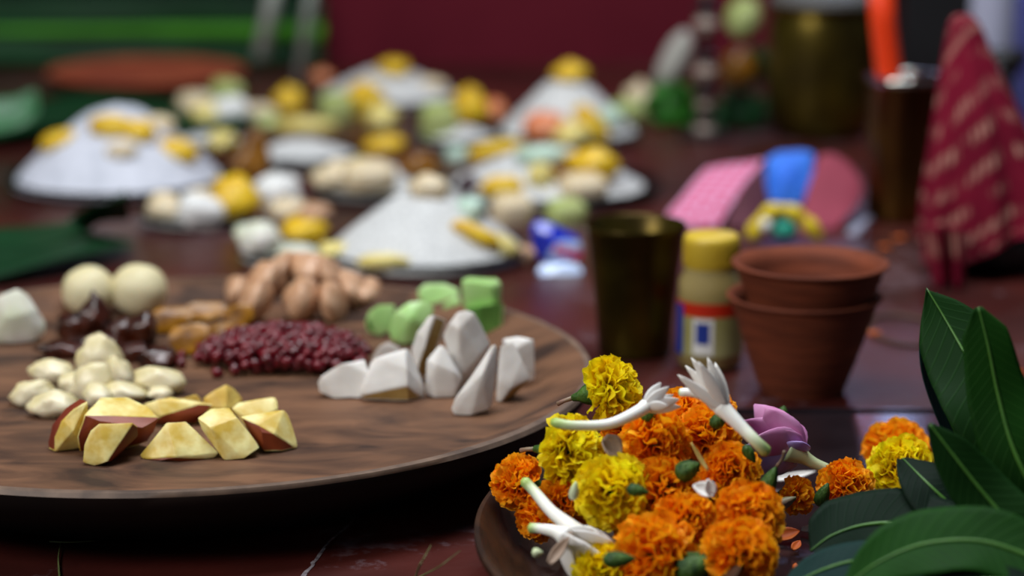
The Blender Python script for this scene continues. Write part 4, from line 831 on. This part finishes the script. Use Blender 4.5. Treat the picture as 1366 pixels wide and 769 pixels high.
# ---------------------------------------------------------------- marigolds
def marigold(px, py, r_px, Y, face, mk, label, calyx=True, n=150, stem=.010, group='marigolds heaped in the wooden bowl', ruf=1.0):
    n = int(n*.8)
    """face: direction the bloom looks; r_px radius in the photo"""
    c = V(px, py, Y); s = ppm(c); Rr = r_px/s; nrm = Vector(face).normalized()
    c0 = c - nrm*Rr*.25
    a = nrm.cross(Vector((.3, .2, 1))).normalized(); b = nrm.cross(a)
    vs, fs, cols = [], [], []; NU, NV = 9, 6
    for k in range(n):
        f = (k+.5)/n; th = math.acos(1-f*1.35); ph = k*2.39996+R.uniform(-.25, .25); th += R.uniform(-.12, .12)
        d = (nrm*math.cos(th)+(a*math.cos(ph)+b*math.sin(ph))*math.sin(th)).normalized()
        t = nrm.cross(d)
        if t.length < .05: t = a.copy()
        t.normalize(); t = Matrix.Rotation(R.uniform(-.9, .9), 3, d) @ t; nn = d.cross(t)
        # flattened globe so that the bloom is wider than deep
        ln = Rr*R.uniform(.84, 1.08)*(1.0 if th > .9 else .92+.06*th); wd = Rr*R.uniform(.28, .45)
        p1, p2, am_ = R.uniform(0, 6), R.uniform(0, 6), R.uniform(.06, .12)*ruf; curl = R.uniform(-.3, .5); sh = R.uniform(.82, 1.1)
        b0 = len(vs)
        for i in range(NV):
            x = i/(NV-1); sx_ = .30+.70*x; wv = wd*(.25+.75*math.sin(PI*.5*min(1, x*1.25)))*(1-.18*max(0, x-.8)/.2)
            for q in range(NU):
                u = q/(NU-1)*2-1
                rad = sx_*ln*(1-.07*u*u*x)+(.03*Rr*math.sin(u*7+p2) if i == NV-1 else 0)
                off = nn*(curl*x*x*Rr*.35 + abs(u)**1.5*x*Rr*.10*(1 if k % 2 else -1) + am_*Rr*x*math.sin(u*4.6+p1))
                vs.append(c0+d*rad+t*u*wv+off)
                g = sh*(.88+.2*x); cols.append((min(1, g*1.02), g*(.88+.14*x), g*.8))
        for i in range(NV-1):
            for q in range(NU-1): a_ = b0+i*NU+q; fs.append((a_, a_+1, a_+NU+1, a_+NU))
    foot = c0 - nrm*Rr*.9
    rt = root('marigold', foot); tag(rt, label, 'marigold', group)
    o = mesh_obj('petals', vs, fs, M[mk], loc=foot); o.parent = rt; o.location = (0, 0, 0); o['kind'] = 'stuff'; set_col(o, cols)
    # calyx bell with ribs + cut stem
    cr = .0075 if r_px > 34 else .0058
    L_ = .017 if r_px > 34 else .012; top = c0-nrm*Rr*.05; pp = [top, top-nrm*L_*.4, top-nrm*L_*.8, top-nrm*L_*1.05, top-nrm*L_*1.25]
    rv, rf = tube_mesh(pp, [cr*1.1, cr*1.05, cr*.72, cr*.36, cr*.26], 16)
    for i, v in enumerate(rv):
        if i % 2: rv[i] = v+(pp[i//16]-v)*.22
    o = mesh_obj('calyx', rv, rf, M['calyx'], loc=foot); o.parent = rt; o.location = (0, 0, 0)
    if stem:
        q = top-nrm*L_*1.2; rv, rf = tube_mesh([q, q-nrm*stem*.6+Vector((0, 0, -.0005)), q-nrm*stem+Vector((0, 0, -.0015))], [.0014, .0012, .0014], 8)
        o = mesh_obj('stem', rv, rf, M['stem'], loc=foot); o.parent = rt; o.location = (0, 0, 0)
    return rt
mg = marigold
mg(822, 518, 46, 1.305, (.75, -.25, .25), 'yellow', 'yellow marigold on its side, highest of the yellow blooms, calyx to its left')
mg(768, 603, 50, 1.270, (.75, -.5, .1), 'yellow', 'yellow marigold with its green calyx beside the orange bloom at bowl rim')
mg(815, 655, 52, 1.235, (-.1, -1, .35), 'yellow', 'full round yellow marigold facing the camera, with a cleft on top')
mg(684, 640, 39, 1.285, (-.8, -.25, .5), 'orange', 'orange marigold hanging over the bowl rim at far left', stem=.014)
mg(872, 590, 50, 1.272, (-.15, -1, .5), 'orange', 'orange marigold directly below the left tuberose')
mg(948, 578, 44, 1.285, (.2, -.8, .6), 'orange', 'orange marigold under the big tuberose')
mg(976, 632, 42, 1.262, (.1, -1, .3), 'orange', 'flat-faced orange marigold with the white bud at its lower left')
mg(890, 655, 50, 1.245, (.25, -.8, .5), 'orange', 'ragged orange marigold right of the round yellow one', ruf=1.5)
mg(872, 738, 58, 1.200, (-.1, -.9, .5), 'orange', 'bright large orange marigold at the bottom front of the bowl', n=120, ruf=1.3)
mg(1004, 692, 50, 1.218, (.4, -.8, .35), 'orange', 'orange marigold at the right edge of the heap, upper one')
mg(990, 742, 53, 1.190, (.1, -1, .35), 'orange', 'orange marigold at the lower right front of the heap')
mg(908, 552, 42, 1.312, (-.1, -.5, .9), 'orange', 'orange marigold tucked under the crossing tuberose stalks')
mg(960, 540, 24, 1.33, (.2, -.2, 1), 'orange', 'small orange bloom peeping behind the big tuberose', n=90)
mg(918, 700, 44, 1.222, (.3, -.9, .1), 'orange', 'shaded orange marigold between the two front blooms')
mg(752, 672, 40, 1.262, (-.2, -.9, .2), 'orange', 'orange marigold behind the lower left tuberoses')
mg(783, 622, 36, 1.290, (0, -.6, .6), 'orange', 'orange marigold between the two lower yellow blooms', n=110)
mg(800, 764, 42, 1.205, (-.2, -1, .4), 'yellow', 'yellow marigold cut by the frame at the bottom of the bowl')
mg(832, 572, 32, 1.305, (-.2, -.7, .5), 'orange', 'orange marigold behind the lower left end of the tuberose tube', n=100)
mg(935, 612, 34, 1.285, (.0, -.8, .6), 'orange', 'orange marigold in the dip at the middle of the heap', n=100)
mg(715, 690, 34, 1.272, (-.5, -.5, .1), 'orange', 'shaded orange marigold low inside the left of the bowl', n=100)
mg(945, 668, 40, 1.255, (0, -.9, .2), 'orange', 'shaded orange marigold behind the white bud', n=110)
mg(850, 700, 36, 1.24, (-.2, -.9, .2), 'orange', 'orange marigold under the round yellow one', n=110)
gT = 'marigolds lying on the dark tray'
mg(1066, 662, 27, 1.335, (.6, -.7, .2), 'orange', 'small half-open orange marigold right of the heap', n=70, group=gT)
mg(1130, 648, 38, 1.325, (.1, -.9, .5), 'orange', 'orange marigold lying just above the dark mango leaf', group=gT)
mg(1198, 594, 46, 1.44, (.05, -.4, .9), 'orange', 'orange marigold behind the lone yellow bloom on the tray', group=gT)
mg(1203, 622, 45, 1.365, (-.05, -.8, .55), 'yellow', 'lone yellow marigold between heap and mango leaves', group=gT)
# green buds and calyxes -----------------------------------------------------------
def bud(px, py, L_px, w_px, Y, ang, label, m='calyx', tip=1, stemlen=0, tilt=0):
    c = V(px, py, Y); s = ppm(c); L_, w_ = L_px/s, w_px/2/s; d = Vector((math.cos(ang), tilt, math.sin(ang))).normalized()
    pp = [c+d*L_*(t-.5) for t in (0, .15, .4, .65, .85, 1)]; rv, rf = tube_mesh(pp, [w_*.35, w_*.9, w_, w_*.8, w_*.45, w_*.12], 14)
    for i, v in enumerate(rv):
        if i % 2: rv[i] = v+(pp[i//14]-v)*.24
    o = mesh_obj('flower_bud', rv, rf, M[m], loc=c)
    if stemlen:
        e = c+d*L_*.5; rv, rf = tube_mesh(smooth_path([e, e+d*stemlen/s*.5+Vector((.001, 0, 0)), e+d*stemlen/s], 8), [.0009]*9, 8); x = mesh_obj('stem', rv, rf, M['stem'], loc=c); sub(x, o)
    return tag(o, label, 'bud', 'green buds among the flowers')
bud(918, 627, 36, 30, 1.238, .5, 'round green bud in the middle of the orange blooms')
bud(851, 655, 30, 18, 1.205, -.2, 'small smooth green bud between yellow and orange blooms')
bud(826, 747, 44, 24, 1.165, .05, 'green bud at the end of the wilting tuberose')
bud(1026, 643, 46, 24, 1.245, 1.15, 'pointed green bud at the right edge of the heap', stemlen=24)
bud(1042, 556, 30, 24, 1.40, 1.3, 'green bud standing behind the pink flower')
bud(1000, 606, 28, 16, 1.255, -1.0, 'dark green bud below the end of the big tuberose')
bud(766, 655, 26, 14, 1.22, 1.4, 'pale green bud under the yellow marigold', m='palestem')
bud(866, 551, 26, 22, 1.27, .9, 'green leafy bit under the left tuberose blossom')
bud(1046, 672, 36, 18, 1.30, .5, 'dull green bud beside the small orange marigold', m='stem')
bud(1098, 660, 34, 20, 1.315, 1.2, 'green bud left of the orange marigold on the tray')
bud(717, 738, 15, 14, 1.20, 0, 'tiny round pale green bud on the bowl wall', m='palestem')
bud(930, 757, 60, 46, 1.19, .3, 'dark green calyx at the bottom between the front blooms')
bud(960, 560, 30, 20, 1.27, .7, 'green sepal between the blooms under the big tuberose')
# tuberoses ------------------------------------------------------------------------
def petal_mesh(base, d, nrm, L_, w_, curl, m, parent, name='petal', loc=None, cup=.22):
    d = d.normalized(); t = d.cross(nrm).normalized(); nn = t.cross(d); vs, fs = [], []; NU, NV = 7, 9
    for i in range(NV):
        x = i/(NV-1); ww = w_*math.sin(PI*(.14+.85*x))**.9
        for q in range(NU):
            u = q/(NU-1)*2-1; vs.append(base+d*x*L_+t*u*ww+nn*(curl*L_*x*x+cup*ww*u*u))
    for i in range(NV-1):
        for q in range(NU-1): a_ = i*NU+q; fs.append((a_, a_+1, a_+NU+1, a_+NU))
    o = mesh_obj(name, vs, fs, m, loc=loc); 
    so = o.modifiers.new('s', 'SOLIDIFY'); so.thickness = .0007; so.offset = 0
    if parent: o.parent = parent; o.location = (0, 0, 0)
    return o
def tuberose(path, rads, petals, label, green=.35, plen=None):
    """path: (px,py,Y) from the green foot to the throat; petals: (dx,dy,dY cm,width px,curl) from the throat in pixels"""
    P = [V(*p) for p in path]; S = smooth_path(P, 20); s = ppm(P[-1])
    rt = root('tuberose', P[0]); tag(rt, label, 'tuberose', 'white tuberose flowers on the marigolds')
    rd = [interp(rads, i/20)/2/s for i in range(21)]; rd[0] *= .55; rd[-1] *= .72; rd[-2] *= .9; ax_ = (S[-1]-S[-3]).normalized()
    vs, fs = tube_mesh(S, rd, 14); o = mesh_obj('tube', vs, fs, M['tube'], loc=P[0]); o.parent = rt; o.location = (0, 0, 0)
    cols = []
    for i in range(21):
        t = min(1, (i/20)/(green*1.5)); t = t*t*(3-2*t); g = (.38+.62*t, .56+.44*t, .12+.88*t); cols += [g]*14
    set_col(o, cols)
    for (dx, dy, dY, wp, cu_) in petals:
        e = V(path[-1][0]+dx, path[-1][1]+dy, path[-1][2]+dY/100); d = e-P[-1]; off = d-ax_*d.dot(ax_); off = off.normalized()*min(off.length, rd[-2]*.55) if off.length > 1e-5 else off
        b_ = P[-1]+off-ax_*rd[-2]*1.1; d = e-b_; L_ = d.length
        petal_mesh(b_, d, Vector((0, 1, .25)), L_, wp*1.22/2/s, cu_, M['tpetal'], rt, loc=P[0])
    return rt
tuberose([(735, 563, 1.245), (765, 568, 1.242), (812, 566, 1.245), (850, 550, 1.25), (868, 537, 1.255)], [14, 13, 14, 17, 22], [(14, -26, 0, 13, .05), (24, -20, -.6, 13, .05), (38, -2, -.4, 16, .1), (40, 6, .4, 14, 0), (22, 6, -1, 14, .1), (30, -10, 1.0, 14, 0)], 'tuberose lying left on top, tube pointing left with a green foot')
tuberose([(1024, 605, 1.235), (1010, 591, 1.233), (992, 573, 1.238), (972, 553, 1.243), (958, 540, 1.247)], [18, 16, 17, 21, 26], [(-36, -62, 0, 13, .04), (-14, -62, -.5, 14, .03), (-4, -56, .5, 12, 0), (-54, -38, -.5, 14, .06), (-44, -52, .6, 13, .02), (-26, -56, -1.0, 14, .04), (-30, -20, .9, 12, .1)], 'largest white tuberose crossing the top of the heap, pointing up', green=.4)
tuberose([(905, 524, 1.262), (922, 524, 1.262), (940, 528, 1.262), (960, 540, 1.265)], [11, 13, 16, 18], [(20, 10, 0, 12, 0)], 'thin white stalk passing behind the largest tuberose', green=.05)
tuberose([(697, 640, 1.255), (712, 655, 1.25), (735, 682, 1.235), (762, 704, 1.222), (776, 716, 1.215)], [15, 15, 17, 22, 28], [(28, 4, -.3, 16, 0), (20, 14, -.6, 14, .1), (44, 12, 0, 18, .05), (36, 22, .2, 16, .1)], 'long tuberose at the lower left slanting down to the right')
tuberose([(705, 705, 1.225), (722, 706, 1.222), (742, 710, 1.212), (758, 718, 1.205)], [15, 14, 18, 30], [(8, 60, -.4, 15, .10), (20, 40, .4, 11, .0), (50, 34, -.5, 14, .12), (14, 14, -1.4, 14, .2), (60, 8, 0.2, 16, .08), (34, -8, .6, 13, .1)], 'wide open tuberose hanging over the bowl at the lower left', green=.3)
def loose(px, py, L_px, w_px, Y, ang, m, label, z=None, nrm=(0, -.7, .7), curl=.2, grp='loose petals', rest=False):
    p = V(px, py, Y) if not rest else G(px, py, z); s = ppm(p); d = Vector((math.cos(ang), .2, math.sin(ang))) if not rest else Vector((math.cos(ang), math.sin(ang), .08))
    o = petal_mesh(p-d*L_px/s/2, d, Vector(nrm), L_px/s, w_px/2/s, curl, M[m], None, name='loose_petal', loc=p, cup=.5)
    return tag(o, label, 'petal', grp)
loose(938, 655, 30, 22, 1.212, 2.9, 'tpetal', 'white bud-like petal resting against the flat-faced orange marigold')
loose(946, 650, 22, 16, 1.209, 1.9, 'tpetal', 'second short white petal beside the bud-like one')
loose(815, 597, 34, 30, 1.245, -.9, 'wilt', 'wilted brownish petal between yellow and orange blooms')
loose(747, 735, 44, 16, 1.195, .85, 'wilt', 'wilted tan petal beside the tiny pale bud')
loose(932, 610, 44, 5, 1.235, 2.2, 'yelp', 'thin yellow strand across the orange blooms')
loose(1050, 716, 34, 22, 0, .3, 'oloose', 'orange petal fragment on the tray beside the heap', z=.007, rest=True, nrm=(0, -.5, .8))
loose(1062, 730, 24, 12, 0, 1.1, 'oloose', 'small curled orange petal fragment below the larger one', z=.007, rest=True, nrm=(0, -.5, .8))
loose(1084, 707, 30, 10, 0, -.3, 'tpetal', 'slim white petal on the tray beside the dark mango leaf', z=.007, rest=True)
loose(1060, 637, 56, 10, 0, .1, 'tpetal', 'white petal lying behind the small marigold', z=.008, rest=True)
loose(1040, 712, 22, 6, 0, .2, 'wilt', 'tiny pale straw-like petal by the heap', z=.007, rest=True)
loose(1106, 685, 24, 10, 0, .0, 'leafyg', 'green leaf scrap on the tray by the white petal', z=.008, rest=True)
for k, (x, y) in enumerate(((1061, 757), (1200, 318), (1255, 425), (1356, 497), (1180, 330), (1166, 445))):
    o = blob('petal_crumb', G(x, y, .005 if k == 0 else .003), (.002 if k == 0 else .006, .003, .002), (0, 0, 0), M['oloose'], 2, .3)
    tag(o, ['tiny orange crumb on the tray near the bottom', 'orange petal before the tall metal tumbler', 'orange petal behind the tip of the tallest mango leaf', 'orange petal at the right edge behind the mango leaves', 'faint orange crumb left of the tumbler foot', 'faint orange crumb right of the clay cups'][k], 'petal', 'orange crumbs')
rv, rf = [], []
# pale ring on the floor
cc = G(1205, 440, .002); pp = [cc+Vector((.026*math.cos(a*PI/18), .05*math.sin(a*PI/18), 0)) for a in range(37)]
rv, rf = tube_mesh(pp, [.0015]*37, 8, False); o = mesh_obj('cane_ring', rv, rf, M['canering'], loc=cc); tag(o, 'thin brownish cane ring lying on the floor behind the mango leaves', 'ring')
# pink flower ------------------------------------------------------------------------
foot = V(1104, 626, 1.345); rt = root('pink_flower', foot); tag(rt, 'pink and lilac blossom lying behind the marigold heap', 'flower')
S = smooth_path([foot, V(1085, 618, 1.345), V(1068, 608, 1.345), V(1050, 600, 1.345)], 14); s = ppm(foot)
vs, fs = tube_mesh(S, [interp([7, 7.5, 9, 13, 17], i/14)/s for i in range(15)], 14); o = mesh_obj('tube', vs, fs, M['palestem'], loc=foot); o.parent = rt; o.location = (0, 0, 0)
thr = V(1060, 604, 1.343)
for (x, y, dY, wp, m) in ((1000, 545, 1.5, 44, 'pink'), (1022, 548, 0, 40, 'pink'), (1046, 578, -.8, 28, 'pink'), (988, 566, .4, 44, 'pink'), (1036, 560, 1.4, 40, 'pink'), (992, 610, .6, 34, 'lilacp'), (1012, 634, -.4, 36, 'lilacp'), (1030, 640, .2, 26, 'lilacp'), (1004, 590, -1.2, 46, 'pink'), (1078, 578, .5, 20, 'pink'), (1070, 592, -1, 26, 'lilacp')):
    e = V(x, y, 1.343+dY/100); d = e-thr; L_ = d.length
    petal_mesh(thr-d*.1, d, Vector((0, 1, .3)), max(L_*1.12, .01), wp*1.35/2/s, R.uniform(.0, .3), M[m], rt, loc=foot)
# mango leaves -----------------------------------------------------------------------
gL = 'mango leaves at the right'
def mango(sp, wpx, mk, label, up, **k):
    P = [V(*q) for q in sp]; s = ppm(P[len(P)//2])
    return leaf('mango_leaf', P, wpx/2/s, M[mk], M['rib'], label, 'leaf', gL, up=up, **k)
mango([(1252, 392, 1.31), (1240, 440, 1.30), (1245, 505, 1.29), (1268, 565, 1.28), (1310, 640, 1.27), (1400, 740, 1.25)], 62, 'mango_bl', 'bluish dark leaf edge, leftmost of the upright mango leaves', (.7, -.6, .2), fold=.1)
mango([(1236, 385, 1.30), (1262, 428, 1.29), (1298, 492, 1.27), (1330, 556, 1.25), (1372, 640, 1.24), (1430, 730, 1.23)], 124, 'mango_mid', 'tallest mango leaf with its pointed tip up and midrib slanting right', (.15, -1, .1), prof=[.0, .42, .8, .95, 1, .95, .8, .5, .2], fold=-.12)
mango([(1305, 410, 1.24), (1318, 462, 1.235), (1332, 530, 1.23), (1352, 600, 1.22), (1390, 680, 1.21)], 84, 'mango_lt', 'upright bright mango leaf with brown blunt tip, right of the tallest', (0, -1, .1), prof=[.12, .72, .85, 1, 1, .9, .5], fold=-.1)
mango([(1352, 520, 1.28), (1362, 570, 1.27), (1385, 640, 1.26), (1420, 700, 1.25)], 70, 'mango_lt', 'bright mango leaf half hidden at the right edge', (0, -1, .2), prof=[.1, .8, 1, 1, .6], fold=.1)
mango([(1240, 566, 1.20), (1272, 608, 1.195), (1315, 662, 1.19), (1360, 712, 1.18), (1420, 770, 1.17)], 84, 'mango_mid', 'mid green mango leaf rising just behind the front one', (.1, -1, .35), prof=[.1, .6, .9, 1, 1, .9], fold=-.1)
mango([(1204, 612, 1.26), (1236, 644, 1.24), (1275, 680, 1.23), (1330, 725, 1.22), (1400, 760, 1.21)], 96, 'mango_dk', 'dark mango leaf with sharp tip before the yellow marigold', (.1, -.8, .8), fold=.1)
mango([(1080, 736, 1.215), (1112, 714, 1.22), (1160, 700, 1.225), (1220, 700, 1.22), (1300, 712, 1.20)], 112, 'mango_dk', 'dark rounded mango leaf end pointing left towards the heap', (0, -.75, 1), prof=[.0, .62, .92, 1, 1, .9, .7], fold=.0)
mango([(1118, 790, 1.135), (1170, 752, 1.14), (1230, 727, 1.145), (1300, 722, 1.145), (1360, 738, 1.14), (1440, 775, 1.13)], 108, 'mango_lt', 'large bright mango leaf in front with pale curved midrib', (0, -.7, 1), prof=[.0, .45, .8, 1, 1, 1, .9, .7], fold=.1)
mango([(1040, 792, 1.17), (1090, 764, 1.175), (1150, 748, 1.18), (1230, 752, 1.18), (1320, 770, 1.17)], 70, 'mango_bl', 'bluish grey leaf along the bottom edge beneath the front one', (0, -.6, 1), fold=.0)
mango([(1200, 800, 1.12), (1260, 782, 1.125), (1330, 775, 1.125), (1420, 790, 1.12)], 60, 'mango_dk', 'dark leaf cut by the bottom edge, lowest at the right', (0, -.6, 1), fold=.0)
# grass bits -------------------------------------------------------------------------
def blade(pts, r, label, parent=None):
    P = smooth_path(pts, 14); vs, fs = tube_mesh(P, [r*(1-.7*i/14) for i in range(15)], 6); o = mesh_obj('grass_blade', vs, fs, M['grass'], loc=P[0])
    return tag(o, label, 'grass blade', 'dry grass blades on the floor')
blade([G(80, 775, .001), G(78, 745, .0015), G(81, 724, .002)], .0007, 'straight grass blade at the bottom left, running to the bottom edge')
blade([G(66, 723, .002), G(95, 724, .0025), G(126, 722, .0015)], .0006, 'grass blade lying level at the bottom left')
blade([G(552, 775, .001), V(562, 752, 1.20), V(575, 728, 1.21)], .0006, 'upright thin grass blade at the bottom centre')
blade([G(556, 772, .001), V(585, 757, 1.205), V(614, 735, 1.215)], .0005, 'thin grass blade bending right at the bottom centre')
blade([G(554, 775, .001), V(558, 758, 1.20), V(566, 745, 1.2)], .0006, 'shortest grass blade at the bottom centre')
